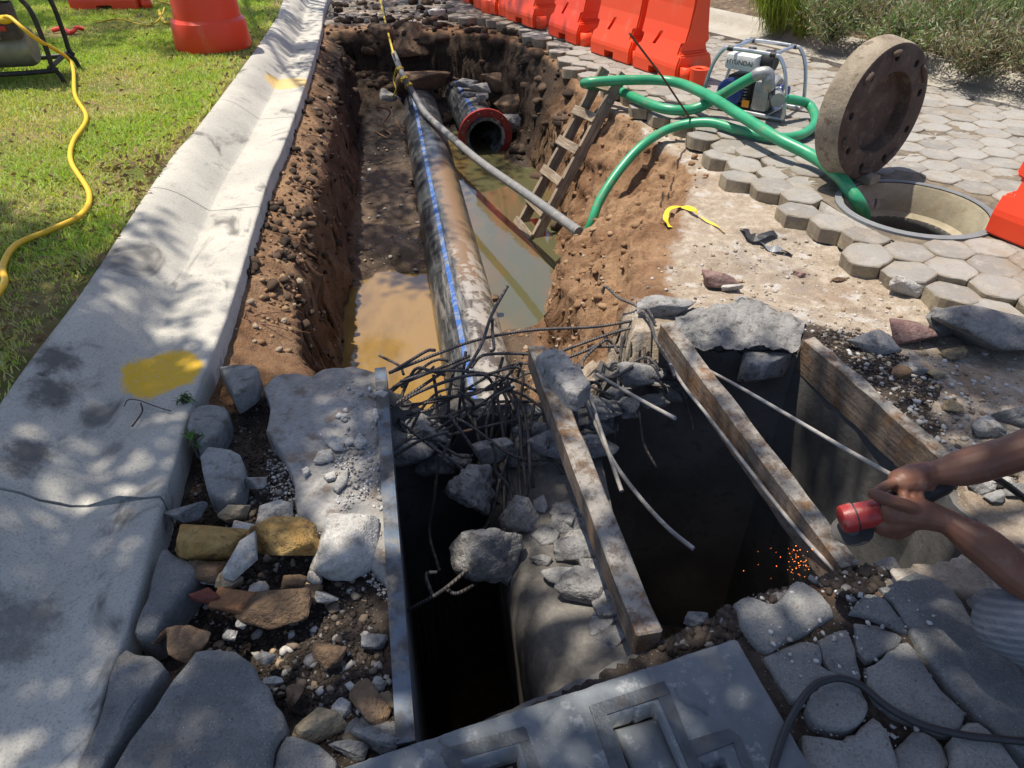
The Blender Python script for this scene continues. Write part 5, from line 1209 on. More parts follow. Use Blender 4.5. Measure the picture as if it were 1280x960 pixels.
# paving blocks tipped along the kerb
def block(poly, label, z=.0, thick=.10, tilt=(0, 0), seed=0):
    o = flag([G(a_, b_, z) for a_, b_ in poly], thick=thick, z=z, tilt=tilt, seed=seed, mat=M_BLOCK, name='paving_block', parent=None); tag(o, label, 'block'); return o
block([(270, 446), (296, 448), (322, 458), (318, 482), (302, 496), (292, 492)], 'wedge-shaped grey paving block beside the kerb below the yellow paint', .01, .09, (.25, -.1), 81)
block([(236, 548), (240, 516), (262, 504), (284, 506), (272, 538), (252, 556)], 'lichen-grey paving block leaning on the kerb among weeds', .0, .10, (-.3, -.1), 82)
block([(252, 572), (262, 561), (300, 566), (302, 584), (290, 618), (258, 612)], 'blunt grey paving block above the pile of ochre rocks', .01, .09, (-.1, .1), 83)
rock(317, 601, 27, 20, 'k', 'small pale stone right of the blunt paving block', SZ)
L = [
 (268, 680, 66, 58, 'o', 'rough ochre rock left of the flat pale slab fragment'), (293, 640, 34, 30, 't', 'round tan stone at the top of the rock pile'),
 (358, 684, 76, 62, 'o', 'largest ochre-yellow rock in the pile on the left'),
 (432, 690, 66, 82, 'w', 'large pale triangular rock beside the steel edge'), (291, 749, 46, 34, 'r', 'rust-orange rock in front of the red stone'),
 (340, 762, 76, 48, 'b', 'long brown rock lying slanted in the middle of the pile'), (260, 742, 36, 20, 'd', 'small dark red stone left of the rust rock'),
 (232, 806, 48, 40, 'b', 'brown rock at the top of the large flagstone'), (196, 794, 26, 28, 'b', 'small brown rock by the narrow triangular flagstone'),
 (322, 736, 24, 26, 'w', 'white crumbly stone just above the long brown rock'), (407, 743, 30, 22, 'w', 'small white block below the pale triangular rock'),
 (342, 638, 38, 26, 'w', 'flat white concrete flake above the largest ochre rock'), (304, 660, 30, 18, 'w', 'pale shard touching the round tan stone'),
 (262, 722, 24, 14, 'w', 'white chip above the dark red stone'), (286, 724, 30, 26, 't', 'grey-tan stone between ochre and rust rocks'), (258, 714, 36, 30, 'b', 'dark brown stone under the rough ochre rock'),
 (388, 740, 26, 24, 'b', 'brown stone right of the long brown rock'), (366, 726, 30, 22, 'b', 'dark stone tucked under the largest ochre rock'), (392, 720, 18, 20, 'w', 'white stone between ochre rock and triangular rock'),
 (402, 908, 54, 44, 't', 'yellow-tan rock beside the bottom flagstone'), (463, 880, 44, 48, 'b', 'smooth brown rock near the bottom of the steel edge'),
 (426, 884, 22, 30, 'w', 'white quartz stone between tan and brown rocks'), (440, 914, 20, 36, 'g', 'narrow grey stone standing beside the tan rock'),
 (472, 916, 52, 52, 'g', 'long grey rock under the smooth brown rock'), (491, 922, 30, 28, 't', 'small tan rock in the corner by the cover slab'), (436, 938, 40, 30, 'g', 'square grey stone touching the cover slab'),
 (330, 820, 24, 22, 'c', 'round grey chip in the dark soil patch'), (341, 848, 24, 12, 'w', 'white elongated chip by the large flagstone'), (468, 800, 30, 22, 'c', 'pale sliver of concrete on the dark soil'),
 (486, 874, 20, 24, 't', 'pale stone right of the smooth brown rock'), (474, 852, 14, 18, 'w', 'tiny white stone on top of the brown rock'), (410, 818, 36, 34, 'b', 'dark lump of earth in the soil patch'),
 (366, 868, 24, 30, 'b', 'dark stone beside the right edge of the large flagstone'), (232, 640, 46, 26, 'g', 'dark grey stone beside the kerb above the pile'), (286, 790, 16, 18, 'w', 'small white stone below the rust rock'), (300, 776, 14, 14, 'w', 'tiny white chip under the rust rock'),
]
for a_ in L: rock(*a_, z=SZ if a_[1] < 780 else -.055)
# flat pale slab fragment and concrete flakes on the slab
def flake(poly, label, z, thick=.015, mat=None, name='concrete_flake', cat='flake', seed=0, tilt=(0, 0)):
    o = flag([G(a_, b_, z) for a_, b_ in poly], thick=thick, z=z, seed=seed, mat=mat or M_CONC, name=name, parent=None, sub=1, tilt=tilt); tag(o, label, cat); return o
flake([(274, 712), (300, 674), (318, 664), (321, 694), (288, 716)], 'flat pale slab fragment wedged between the two ochre rocks', .03, .025, M_PALE, 'slab_fragment', 'fragment', 91, (.2, .1))
for i, (pl, lb_) in enumerate([([(404, 550), (416, 542), (432, 548), (428, 560), (416, 562)], 'leftmost grey flake in the row on the slab'), ([(426, 548), (440, 542), (444, 552), (432, 556)], 'middle flake in the row on the slab'), ([(440, 552), (448, 540), (460, 550), (452, 558), (444, 558)], 'rightmost grey flake in the row on the slab'),
  ([(390, 576), (398, 562), (414, 560), (417, 572), (402, 578)], 'bluish flake below the row of flakes on the slab'), ([(375, 586), (384, 582), (388, 588), (380, 594)], 'small flake at the lower left on the slab'), ([(414, 608), (424, 590), (436, 584), (434, 602), (422, 614)], 'upright grey flake near the middle of the slab'), ([(404, 592), (416, 588), (420, 596), (408, 598)], 'thin flake left of the upright flake'), ([(464, 492), (476, 486), (486, 490), (478, 498)], 'flake lying on the steel edge near the trench'), ([(464, 512), (470, 508), (474, 522), (468, 528)], 'narrow flake beside the steel edge')]):
    flake(pl, lb_, .0, .010, M_PALE, seed=100+i)
# concrete lumps hanging in the bars and lying on the beam
def lump(px, py, z, size, seed, label, rz):
    V, Fc = rock_verts(seed, size, 8, .34, 4); p = G(px, py, z)
    V = V+.010*np.stack([fbm(V[:, 0], V[:, 1], V[:, 2], 34, 4, 5+i, .65) for i in range(3)], -1)
    tag(mobj('concrete_lump', fast_mesh('concrete_lump', V, Fc, M_CONC), None, p, (.2, .1, rz)), label, 'concrete')
lump(590, 612, -.30, (.20, .20, .20), 311, 'upper lump of broken concrete hanging in the bars', .3)
lump(608, 690, -.36, (.24, .25, .26), 318, 'big lower lump of broken concrete hanging over the dark pit', .9)
rock(652, 655, 46, 50, 'c', 'small concrete lump caught right of the hanging lumps', -.42, .9, 'concrete_lump', 'concrete', rough=.12)
flake([(670, 440), (688, 430), (704, 436), (724, 456), (738, 480), (724, 496), (706, 492), (686, 464)], 'elongated concrete fragment lying on the far end of the timber beam', .075, .075, M_CONC, 'concrete_fragment', 'concrete', 77, (.05, -.05))
rock(952, 466, 64, 46, 'c', 'rounded concrete piece hanging under the broken edge at the back', -.17, .8, 'concrete_lump', 'concrete', rz=.6, rough=.05)
for i, (px, py, w, h, z, lb_) in enumerate([
 (470+40, 560, 60, 70, -.34, 'broken concrete at the left foot of the rebar tangle'), (545, 580, 44, 34, -.42, 'grey rubble behind the hanging concrete lump'), (565, 556, 34, 26, -.5, 'dark rubble stone behind the bars'), (600, 553, 36, 26, -.5, 'pale rubble stone under the bars'),
 (700, 548, 46, 40, -.42, 'rubble piece left of the pale bars'), (742, 520, 52, 36, -.34, 'bluish broken concrete behind the pale bars'), (745, 560, 44, 40, -.40, 'grey rubble lump below the pale bars'), (800, 470, 46, 34, -.16, 'crumbled concrete at the back right of the tangle'),
 (830, 385, 60, 34, -.03, 'crumbled concrete behind the far end of the middle beam'), (720, 690, 44, 34, -.36, 'flaked concrete on the dividing wall under the beam'), (712, 656, 40, 26, -.38, 'thin flake on the dividing wall near the bars'), (728, 735, 56, 44, -.32, 'large curled flake on the dividing wall'), (704, 720, 44, 24, -.34, 'curled flake at the middle of the dividing wall'), (760, 755, 34, 40, -.30, 'flake beside the near end of the fragment beam'), (708, 640, 34, 24, -.38, 'small lump on the dividing wall'), (676, 700, 26, 20, -.36, 'dark flake on the left of the dividing wall')]):
    rock(px, py, w, h, 'c', lb_, z, .55, 'concrete_rubble', 'concrete', rough=.12, k=10)
cr_ = random.Random(5)
ORD = 'first second third fourth fifth sixth seventh eighth ninth tenth eleventh twelfth thirteenth fourteenth fifteenth sixteenth seventeenth eighteenth nineteenth twentieth twenty-first twenty-second twenty-third twenty-fourth'.split()
cx_ = sorted(cr_.uniform(492, 760) for _ in range(24))
for i, px in enumerate(cx_):
    py = 552-.16*(px-490)+cr_.uniform(-16, 50); w_ = cr_.uniform(20, 52)
    rock(px, py, w_, w_*cr_.uniform(.6, .9), 'c', ORD[i]+' jagged chunk from the steel edge in the rubble under the bars', -.40+cr_.uniform(-.06, .1), .8, 'concrete_chunk', 'concrete', rough=.16, group='rubble under the bars')
cx_ = sorted((cr_.uniform(740, 840) for _ in range(12)), reverse=True)
for i, px in enumerate(cx_):
    w_ = cr_.uniform(14, 38); rock(px, cr_.uniform(440, 520), w_, w_*cr_.uniform(.6, .9), 'c', ORD[i]+' jagged chunk from the middle beam in the rubble at its far end', -.30+cr_.uniform(-.1, .1), .7, 'concrete_chunk', 'concrete', rough=.16, group='rubble behind the middle beam')
# broken roof edge at the back of the opening
V = []; Fc = []
be = [(838, 416), (860, 424), (885, 428), (905, 426), (928, 430), (950, 426), (975, 432), (1000, 428)]; tp = [(846, 392), (868, 384), (892, 378), (912, 376), (934, 374), (956, 378), (978, 384), (1008, 400)]
Bp = catmull(GS(be, -.0), 6); Tp = catmull(GS(tp, -.0), 6); m = 12; Bp = catmull(GS(be, -.0), 14); Tp = catmull(GS(tp, -.0), 14)
for i, (p, q) in enumerate(zip(Bp, Tp)):
    jag = .03*sn(p.x, p.y, 0, 14, 9)
    for k in range(m):
        if k < 9: r_ = q.lerp(p, k/8*(1+jag)); z_ = -.012+.030*sn(r_.x, r_.y, 0, 9, 3)+.016*sn(r_.x, r_.y, 0, 26, 5)-.012*(k > 6)+.01*sin(k*.6)
        else: r_ = p.lerp(q, (k-8)*.10+jag); z_ = -.035*(k-8)-.03*sn(r_.x, r_.y, 1, 12, 4)
        V.append((r_.x+.012*sn(r_.x, r_.y, k, 18, 1), r_.y+.012*sn(r_.x, r_.y, k, 18, 2), z_+.004))
for i in range(len(Bp)-1):
    for k in range(m-1): a_ = i*m+k; Fc.append((a_, a_+m, a_+m+1, a_+1))
tag(autosmooth(mobj('roof_edge', make_mesh('roof_edge', V, Fc, M_CONC)), 30), 'jagged bluish concrete roof edge along the back of the opening', 'concrete')
# stones on the right
for a_ in [
 (1238, 432, 116, 84, 'g', 'largest grey boulder at the right edge of the soil'), (1143, 420, 54, 38, 'm', 'maroon stone left of the largest boulder'), (1088, 430, 54, 32, 'c', 'bluish concrete piece by the right beam'), (900, 352, 38, 28, 'm', 'rounded reddish stone on the pale crust'),
 (1194, 441, 26, 22, 't', 'small yellowish stone under the largest boulder'), (1172, 464, 26, 20, 't', 'round tan pebble below the maroon stone'), (1142, 460, 30, 20, 'c', 'pale bluish chip below the maroon stone'), (1126, 464, 22, 22, 'b', 'small dark stone beside the pale bluish chip'), (1192, 508, 22, 20, 't', 'tan pebble at the edge of the sunny patch'),
 (1136, 362, 42, 26, 'w', 'crumbled whitish lump against the paver edge'), (1174, 410, 40, 44, 'g', 'grey wedge stone left of the largest boulder'), (1232, 534, 36, 26, 'c', 'pale flat chip above the worker\'s arm'), (1252, 540, 24, 18, 'c', 'small chip right of the pale flat chip'), (1236, 524, 20, 16, 'w', 'whitish pebble above the pale flat chip'), (1270, 522, 44, 26, 'g', 'grey stone at the right edge above the arm'),
 (1246, 516, 14, 12, 'w', 'tiny white pebble near the right edge'), (1228, 606, 30, 22, 'c', 'pale chip between the worker\'s arms'), (1252, 600, 30, 22, 'w', 'white chip between the worker\'s arms'), (1262, 586, 22, 18, 't', 'tan chip just under the upper arm'), (1246, 618, 26, 20, 'c', 'grey chip above the lower arm'), (1270, 612, 28, 26, 'g', 'grey stone between the arms at the right edge'),
 (1082, 742, 40, 34, 'b', 'lump of earth at the near end of the middle beam'), (1050, 730, 34, 24, 'b', 'brown clod beside the near end of the middle beam'), (872, 772, 30, 24, 'g', 'grey pebble by the corner of the cover slab'), (1110, 706, 28, 22, 'c', 'pale chip at the near edge of the opening'), (1000, 340, 14, 10, 'm', 'tiny reddish stone in front of the pavers'), (1072, 337, 14, 12, 'm', 'pink pebble at the foot of the pavers'), (1052, 346, 22, 10, 'b', 'flat brown chip near the pavers'), (930, 372, 20, 10, 'g', 'small grey stone right of the reddish stone'), (916, 358, 26, 12, 'w', 'pale crumbs beside the reddish stone')]:
    rock(*a_, z=None if a_[1] < 700 else -.05)
# boulders in the trench
for (px, py, w, h, z, mt, lb_) in [(518, 62, 48, 44, -.30, 'b', 'rounded boulder sticking out of the far trench wall'), (478, 44, 30, 24, -.1, 'b', 'dark stone near the top of the far trench wall'), (529, 110, 56, 30, -.62, 'b', 'brown earth block behind the black pipe'), (425, 124, 26, 18, -.6, 'g', 'grey stone on the left bank of the far trench'), (487, 126, 24, 22, -.68, 'g', 'round grey stone left of the pipe end'),
  (583, 106, 26, 14, -.52, 'c', 'flat pale stone lying on the flanged pipe'), (600, 113, 28, 16, -.56, 'c', 'pale stone right on top of the flanged pipe'), (588, 118, 22, 12, -.52, 'c', 'stone chip on the flanged pipe'), (603, 124, 14, 22, -.56, 'c', 'narrow stone near the red flange'), (640, 140, 36, 26, -.72, 'b', 'brown rock right of the red flange'), (640, 160, 28, 34, -.85, 'g', 'grey rock touching the right side of the flange'), (652, 138, 14, 22, -.72, 'c', 'small pale rock far right of the flange'), (625, 112, 40, 30, -.62, 'b', 'dark rubble above the red flange'),
  (612, 375, 24, 14, -.86, 'b', 'small brown clod on the mud by the pipe'), (546, 16, 20, 10, -.02, 'w', 'crumpled white lump on the far ground')]:
    rock(px, py, w, h, mt, lb_, z, .7, rough=.08)

# ---- countless small stones and clods
def scatter(name, n, region, mat, smin, smax, seed, label, sub=1, zoff=0.0, power=2.2):
    r = np.random.default_rng(seed); V = []; Fc = []; D, F0 = ICO[sub]
    pts = region(r, n); x, y = pts[:, 0], pts[:, 1]
    z = H(x, y); ok_ = (z > -1.2); x, y, z = x[ok_], y[ok_], z[ok_]; n = len(x)
    s = smin+(smax-smin)*r.random(n)**power
    variants = [rock_verts(seed*31+i, (1, 1, 1), 7, .08, sub)[0] for i in range(12)]
    vi = r.integers(0, 12, n); a = r.random(n)*2*pi; sc = np.stack([s*(.7+.6*r.random(n)), s*(.7+.6*r.random(n)), s*(.45+.35*r.random(n))], -1)
    B = np.stack(variants)[vi]*sc[:, None]
    ca_, sa_ = np.cos(a)[:, None], np.sin(a)[:, None]
    X = B[:, :, 0]*ca_-B[:, :, 1]*sa_+x[:, None]; Y = B[:, :, 0]*sa_+B[:, :, 1]*ca_+y[:, None]; Z = B[:, :, 2]+(z+sc[:, 2]*.22+zoff)[:, None]
    V = np.stack([X, Y, Z], -1).reshape(-1, 3); m_ = len(D)
    Fc = (F0[None]+(np.arange(n)*m_)[:, None, None]).reshape(-1, 3)
    o = mobj(name, fast_mesh(name, V, Fc, mat)); tag(o, label, None, None, 'stuff'); return o
def in_px(poly, z):
    P = np.array(poly, float)
    lo, hi = P.min(0), P.max(0)
    def f(r, n):
        q = lo+(hi-lo)*r.random((n*3, 2)); q = q[poly_dist(q[:, 0], q[:, 1], poly) > 0][:n]
        d = np.array([G(a_, b_, z)[:2] for a_, b_ in q]); return d
    return f
def g_attr_mat(name, cols, rough=.9):
    g = NG(name); geo = g.n('ShaderNodeNewGeometry'); rp = geo.outputs['Random Per Island']
    cr = g.n('ShaderNodeValToRGB'); cr.color_ramp.interpolation = 'CONSTANT'; el = cr.color_ramp.elements
    for i, c_ in enumerate(cols):
        e_ = el[i] if i < 2 else el.new(i/len(cols)); e_.position = i/len(cols); e_.color = (*c_, 1)
    g.l(rp, cr.inputs[0]); c = g.mix(g.ramp(g.noise(60, 4, .7), .35, .7, 0, .5), cr.outputs[0], g.mix(1, cr.outputs[0], (.5, .47, .44), 'MULTIPLY'))
    return g.fin(c, rough, normal=g.bump(g.noise(120, 3, .7), .4, .002), spec=.2)
M_GR_MIX = g_attr_mat('gravel_mixed', [(.42, .39, .35), (.30, .25, .19), (.24, .18, .13), (.5, .47, .43), (.19, .15, .11), (.35, .26, .17)])
M_GR_TAN = g_attr_mat('clods_tan', [(.24, .145, .08), (.19, .11, .06), (.30, .20, .115), (.22, .13, .07), (.32, .25, .18)])
M_GR_CLAY = g_attr_mat('clay_clods', [(.27, .165, .09), (.22, .13, .07), (.31, .20, .115), (.25, .15, .08)])
M_GR_EARTH = g_attr_mat('dark_earth', [(.05, .033, .022), (.075, .05, .033), (.04, .028, .02), (.09, .06, .04)])
M_GR_DARK = g_attr_mat('clods_dark', [(.045, .035, .028), (.07, .053, .042), (.055, .043, .035), (.085, .065, .052), (.035, .028, .023), (.06, .047, .038), (.075, .057, .045), (.05, .04, .032), (.04, .032, .026), (.20, .19, .18)])
M_GR_DUST = g_attr_mat('concrete_crumbs', [(.45, .44, .42), (.36, .35, .335), (.52, .51, .49), (.30, .27, .24)])
scatter('gravel', 1500, in_px([(830, 300), (1010, 290), (1200, 390), (1280, 430), (1290, 620), (1200, 600), (1000, 410), (840, 390), (780, 380)], -.05), M_GR_MIX, .003, .022, 1, 'loose gravel and crumbs on the pale crust right of the opening', zoff=.0, power=3.5)
scatter('soil_clods', 420, in_px([(700, 150), (880, 180), (900, 230), (830, 320), (770, 400), (690, 400), (690, 300)], -.3), M_GR_CLAY, .006, .06, 2, 'tan clay clods on the right trench bank', sub=2, power=4.0)
scatter('mud_pebbles', 700, in_px([(600, 368), (700, 360), (750, 420), (740, 520), (640, 530), (600, 480)], -.78), M_GR_TAN, .006, .035, 3, 'pebbles in the tan mud beside the pipe', power=3)
scatter('soil_crumbs', 9000, in_px([(200, 660), (300, 440), (330, 470), (350, 580), (450, 690), (500, 910), (420, 950), (340, 860), (280, 800), (170, 800)], -.05), M_GR_DARK, .002, .016, 4, 'dark crumbly soil and grit left of the steel edge', power=2.5)
scatter('concrete_crumbs', 2200, in_px([(330, 560), (470, 560), (490, 760), (440, 700), (330, 640)], -.03), M_GR_DUST, .002, .011, 5, 'pale concrete crumbs strewn over the broken slab', zoff=.018, power=2.5)
scatter('soil_crumbs', 2200, in_px([(1010, 420), (1100, 410), (1180, 480), (1160, 520), (1060, 460)], -.03), M_GR_DARK, .003, .016, 6, 'dark crumbs along the right beam', power=2)
scatter('soil_crumbs', 2600, in_px([(800, 800), (830, 775), (915, 745), (1060, 700), (1110, 700), (1100, 740), (1060, 760), (1000, 735), (960, 770), (930, 800), (840, 815)], -.04), M_GR_DARK, .004, .03, 7, 'dark rubble and soil along the near edge of the opening', power=2.5)
scatter('soil_clods', 700, in_px([(290, 430), (340, 230), (400, 60), (430, 60), (420, 200), (400, 440)], -.15), M_GR_TAN, .005, .04, 8, 'soil clods on the ledge below the kerb', power=3)
scatter('mud_pebbles', 260, in_px([(420, 200), (520, 180), (550, 330), (450, 350)], -.85), M_GR_MIX, .006, .04, 9, 'stones in the mud left of the black pipe', power=3)
scatter('gravel', 350, in_px([(410, 0), (640, 4), (640, 26), (410, 22)], -.05), M_GR_MIX, .01, .06, 10, 'loose gravel on the far ground', power=3)
scatter('joint_crumbs', 350, in_px([(920, 740), (1100, 740), (1290, 900), (1290, 960), (1010, 960)], -.06), M_GR_DUST, .003, .014, 11, 'pale crumbs between the flagstones', zoff=.02, power=2.5)
scatter('earth_lumps', 420, in_px([(425, 40), (560, 34), (720, 100), (705, 215), (668, 150), (600, 110), (425, 104)], -.45), M_GR_EARTH, .03, .17, 12, 'dark earth lumps in the far trench walls', sub=2, power=2.5)
scatter('earth_lumps', 520, in_px([(330, 300), (395, 70), (432, 80), (432, 300), (410, 440), (320, 430)], -.42), M_GR_EARTH, .012, .08, 13, 'dark earth lumps in the left trench wall', sub=2, power=3)
scatter('stone_chips', 420, in_px([(190, 780), (240, 640), (300, 600), (450, 690), (500, 900), (420, 940), (340, 850), (280, 800)], -.05), M_GR_MIX, .004, .034, 14, 'small stones and chips between the rocks on the left', power=2.6)
scatter('stone_chips', 500, in_px([(330, 470), (470, 460), (486, 600), (496, 720), (440, 690), (330, 600)], -.03), M_GR_DUST, .003, .02, 15, 'flaked chips lying on the broken slab', zoff=.02, power=3)
scatter('stone_chips', 700, in_px([(840, 380), (1000, 400), (1120, 420), (1280, 470), (1280, 620), (1190, 580), (1010, 420), (850, 410)], -.03), M_GR_DUST, .004, .026, 16, 'pale chips on the soil behind the beams', power=3)
fr_ = random.Random(8)
for i in range(11):
    t_ = i/10; cx0 = 690+t_*80+fr_.uniform(-24, 20); cy0 = 620+t_*180+fr_.uniform(-12, 12); n_ = fr_.randint(5, 7); R0 = fr_.uniform(12, 25)
    pl = [(cx0+R0*fr_.uniform(.6, 1.15)*cos(2*pi*k/n_), cy0+R0*.75*fr_.uniform(.6, 1.15)*sin(2*pi*k/n_)) for k in range(n_)]
    flake(pl, ORD[i]+' thin concrete flake from the back along the dividing wall', -.372+.075*t_+fr_.uniform(.0, .02), .022, M_CONC, seed=150+i, tilt=(fr_.uniform(-.3, .3), fr_.uniform(-.3, .3)))

# ================================================================== PLANTS
def leaf_mat(name, col, tr=.4):
    g = NG(name); geo = g.n('ShaderNodeNewGeometry')
    c = g.mix(geo.outputs['Random Per Island'], col, tuple(x*.55 for x in col)); g.fin(c, .55, spec=.3)
    t = g.n('ShaderNodeBsdfTranslucent'); g.l(g.mix(1, c, (1.2, 1.3, .6), 'MULTIPLY'), t.inputs[0]); ms = g.n('ShaderNodeMixShader'); ms.inputs[0].default_value = tr
    g.l(g.b.outputs[0], ms.inputs[1]); g.l(t.outputs[0], ms.inputs[2]); g.l(ms.outputs[0], g.out.inputs[0]); return g.m
M_LEAF = leaf_mat('tree_leaf', (.07, .12, .03)); M_BARK = stone_mat('bark', (.10, .075, .055), (.16, .125, .09), scale=8, bump=1, bd=.02, fine=40, var=0)
def leaves_mesh(name, C, L, W, r, mat):
    n = len(C); q = r.normal(size=(n, 3)); q[:, 2] *= .5; q /= np.linalg.norm(q, axis=1)[:, None]
    s = np.cross(q, r.normal(size=(n, 3))); s /= np.linalg.norm(s, axis=1)[:, None]
    L = (L*(.7+.6*r.random(n)))[:, None]; W = (W*(.7+.6*r.random(n)))[:, None]
    V = np.stack([C-q*L/2, C+s*W/2, C+q*L/2, C-s*W/2], 1).reshape(-1, 3)
    Fc = np.arange(n*4).reshape(-1, 4); return fast_mesh(name, V, Fc, mat)
def shade_tree(trunk, region, hz, nclump, per, seed, label, rad=.42, leaf=(.085, .04), need=None):
    r = np.random.default_rng(seed); T = Vector(trunk)
    cl = []; k = sdir.xy/sdir.z
    while len(cl) < nclump:
        (x0, x1), (y0, y1) = region[0], region[1]
        x = x0+(x1-x0)*r.random(); y = y0+(y1-y0)*r.random()
        if need is not None and not need(x, y, r): continue
        z = hz[0]+(hz[1]-hz[0])*r.random(); cl.append((x+k.x*z, y+k.y*z, z))
    cl = np.array(cl)
    C = (cl[:, None]+r.normal(size=(nclump, per, 3))*np.array([rad, rad, rad*.6])*.5).reshape(-1, 3)
    e = empty('shade_tree', T, label=label, cat='tree')
    mobj('crown', leaves_mesh('crown', C-np.array(T), leaf[0], leaf[1], r, M_LEAF), e)
    m_ = MB(); top = Vector((T.x*.75+cl[:, 0].mean()*.25, T.y*.75+cl[:, 1].mean()*.25, hz[0]-.4))
    m_.tube(catmull([T+Vector((0, 0, -.1)), T.lerp(top, .35)+Vector((.05, -.05, 0)), T.lerp(top, .7), top], 6), [.19-.004*i for i in range(19)], 10); world_part(m_, 'trunk', M_BARK, e)
    for i in r.choice(nclump, 16, replace=False):
        c_ = Vector(cl[i]); m_ = MB(); mid = top.lerp(c_, .5)+Vector((r.normal()*.15, r.normal()*.15, .25)); pts = catmull([top-Vector((0, 0, .1)), mid, c_], 5); m_.tube(pts, [.06-.045*i_/(len(pts)-1) for i_ in range(len(pts))], 6); world_part(m_, 'limb', M_BARK, e)
    return e
def needA(x, y, r):
    edge = 2.5 if x > -.3 else 2.5+.85*min(1, (-.3-x)/1.2)
    if x > .2: edge = 2.42
    nz = sn(x, y, 0, 1.5, 5)
    if y > edge-.12+.1*nz: return False
    if y > edge-.5 and r.random() < .15: return False
    for cx, cy, rx, ry, pr in SUNGAPS:
        if ((x-cx)/(rx+.13))**2+((y-cy)/(ry+.13))**2 < 1 and r.random() < pr: return False
    return True
def gp_(px, py, z=0): q = G(px, py, z); return q.x, q.y
SUNGAPS = [(*gp_(450, 655), .20, .20, .97), (*gp_(715, 590), .17, .26, .97), (*gp_(1140, 545), .34, .18, .98), (*gp_(1240, 615), .24, .14, .97), (*gp_(905, 505), .20, .14, .95), (*gp_(800, 790), .05, .14, .95), (*gp_(990, 745), .10, .08, .9), (*gp_(320, 390), .26, .34, .97), (*gp_(440, 470), .14, .10, .9), (*gp_(230, 330), .26, .16, .85), (*gp_(60, 900), .16, .10, .7), (*gp_(990, 640), .10, .10, .85)]
shade_tree((-4.3, 1.2, .1), ((-4.6, 3.4), (-1.2, 3.4)), (4.6, 6.6), 1250, 70, 11, 'leafy tree beside the kerb whose shade falls over the opening', rad=.22, leaf=(.10, .05), need=needA)
def needB(x, y, r):
    lim = 6.3 if x > -2.4 else 6.4
    if x > .35: lim = 6.6+3.2*min(1, (x-.35)/.4)
    if 4.75 < y < 6.9 and float(K(y))+.16 < x < -.82-.14*(y-5): return r.random() < .9  # leaf strip added to the crown to shade the left trench bank
    if y < lim+.25: return False
    return r.random() < (.9 if x < -2.2 else (.5 if y < 7.2 else .8))
shade_tree((-5.2, 14.0, .1), ((-7.5, .8), (4.7, 12.5)), (5.0, 7.0), 520, 70, 12, 'leafy tree at the far end of the lawn shading the far trench', rad=.26, leaf=(.10, .05), need=needB)

# ---- shrubs in the bed on the right
def shrub(base, rad, h, n, seed, label, cols, blade=(.06, .011), up=1.0, name='lavender_shrub', group='grey-green shrubs in the bed'):
    r = np.random.default_rng(seed); B = Vector(base); e = empty(name, B, r.random()*6, label, 'shrub', group)
    mt = [bpy.data.materials.get('shrub_'+c_[0]) or leaf_mat('shrub_'+c_[0], c_[1], .25) for c_ in cols]
    ns = 46; tips = []
    for k in range(ns):
        a = r.random()*2*pi; t = r.random()**.6; tips.append((rad*t*cos(a), rad*t*sin(a), h*(.55+.45*r.random())*(1-.45*t*t)))
    for mi, m__ in enumerate(mt):
        nn = n//len(mt); ti = r.integers(0, ns, nn); tp_ = np.array(tips)[ti]; u = r.random(nn)**.6
        C = tp_*u[:, None]+r.normal(size=(nn, 3))*np.array([.05, .05, .04])*min(1, rad/.25)
        C[:, 2] = np.abs(C[:, 2])+.01
        q = tp_*np.array([.6, .6, up])+r.normal(size=(nn, 3))*.22; q /= np.linalg.norm(q, axis=1)[:, None]
        s = np.cross(q, r.normal(size=(nn, 3))); s /= np.linalg.norm(s, axis=1)[:, None]
        L = (blade[0]*(.6+.8*r.random(nn)))[:, None]; W = (blade[1]*(.7+.6*r.random(nn)))[:, None]
        V = np.stack([C-q*L/2, C+s*W/2, C+q*L/2, C-s*W/2], 1).reshape(-1, 3)
        mobj('foliage', fast_mesh('foliage', V, np.arange(nn*4).reshape(-1, 4), m__), e)
    for k in range(9):
        t = Vector(tips[k]); m_ = MB(); m_.tube([(0, 0, -.03), t*.5+Vector((0, 0, .03)), t], [.008, .005, .002], 5); m_.build('stem', M_BARK, e)
    return e
GG = [('greygreen', (.30, .36, .21)), ('green', (.21, .31, .10)), ('dry', (.36, .29, .19))]
GD = [('greygreen', (.30, .36, .21)), ('dry', (.36, .29, .19)), ('drydark', (.22, .17, .12))]
def bedpt(px, py, back): 
    p = G(px, py, .12); return Vector((p.x+fn.x*(back+.42), p.y+fn.y*(back+.42), .11))
SH = [((985, 58), .12, .42, .55, 'first grey-green shrub right of the tall grass', GG), ((1040, 66), .3, .42, .60, 'shrub standing behind the pump frame', GD), ((1070, 78), .1, .34, .45, 'low shrub just left of the upright manhole lid', GG), ((1120, 82), .35, .45, .62, 'bushy shrub directly behind the upright lid', GG), ((1165, 100), .12, .38, .48, 'shrub right of the upright lid', GD), ((1215, 100), .5, .45, .66, 'tall shrub behind the gap in the bed', GG), ((1255, 118), .12, .45, .6, 'large dry shrub near the right edge of the bed', GD), ((1290, 110), .6, .5, .7, 'shrub cut off by the right edge', GG), ((1010, 40), .7, .5, .7, 'back-row shrub left of the pump frame top', GG), ((1090, 50), .8, .5, .7, 'back-row shrub above the manhole lid', GD), ((1160, 60), .9, .5, .75, 'back-row shrub at the top right', GG), ((1240, 70), 1.0, .55, .8, 'back-row shrub in the top right corner', GG), ((960, 46), .5, .4, .55, 'shrub behind the tall grass clump', GD)]
for i, ((a_, b_), bk, rd_, h_, lb_, cl_) in enumerate(SH): shrub(bedpt(a_, b_, bk), rd_, h_, 5200, 50+i, lb_, cl_)
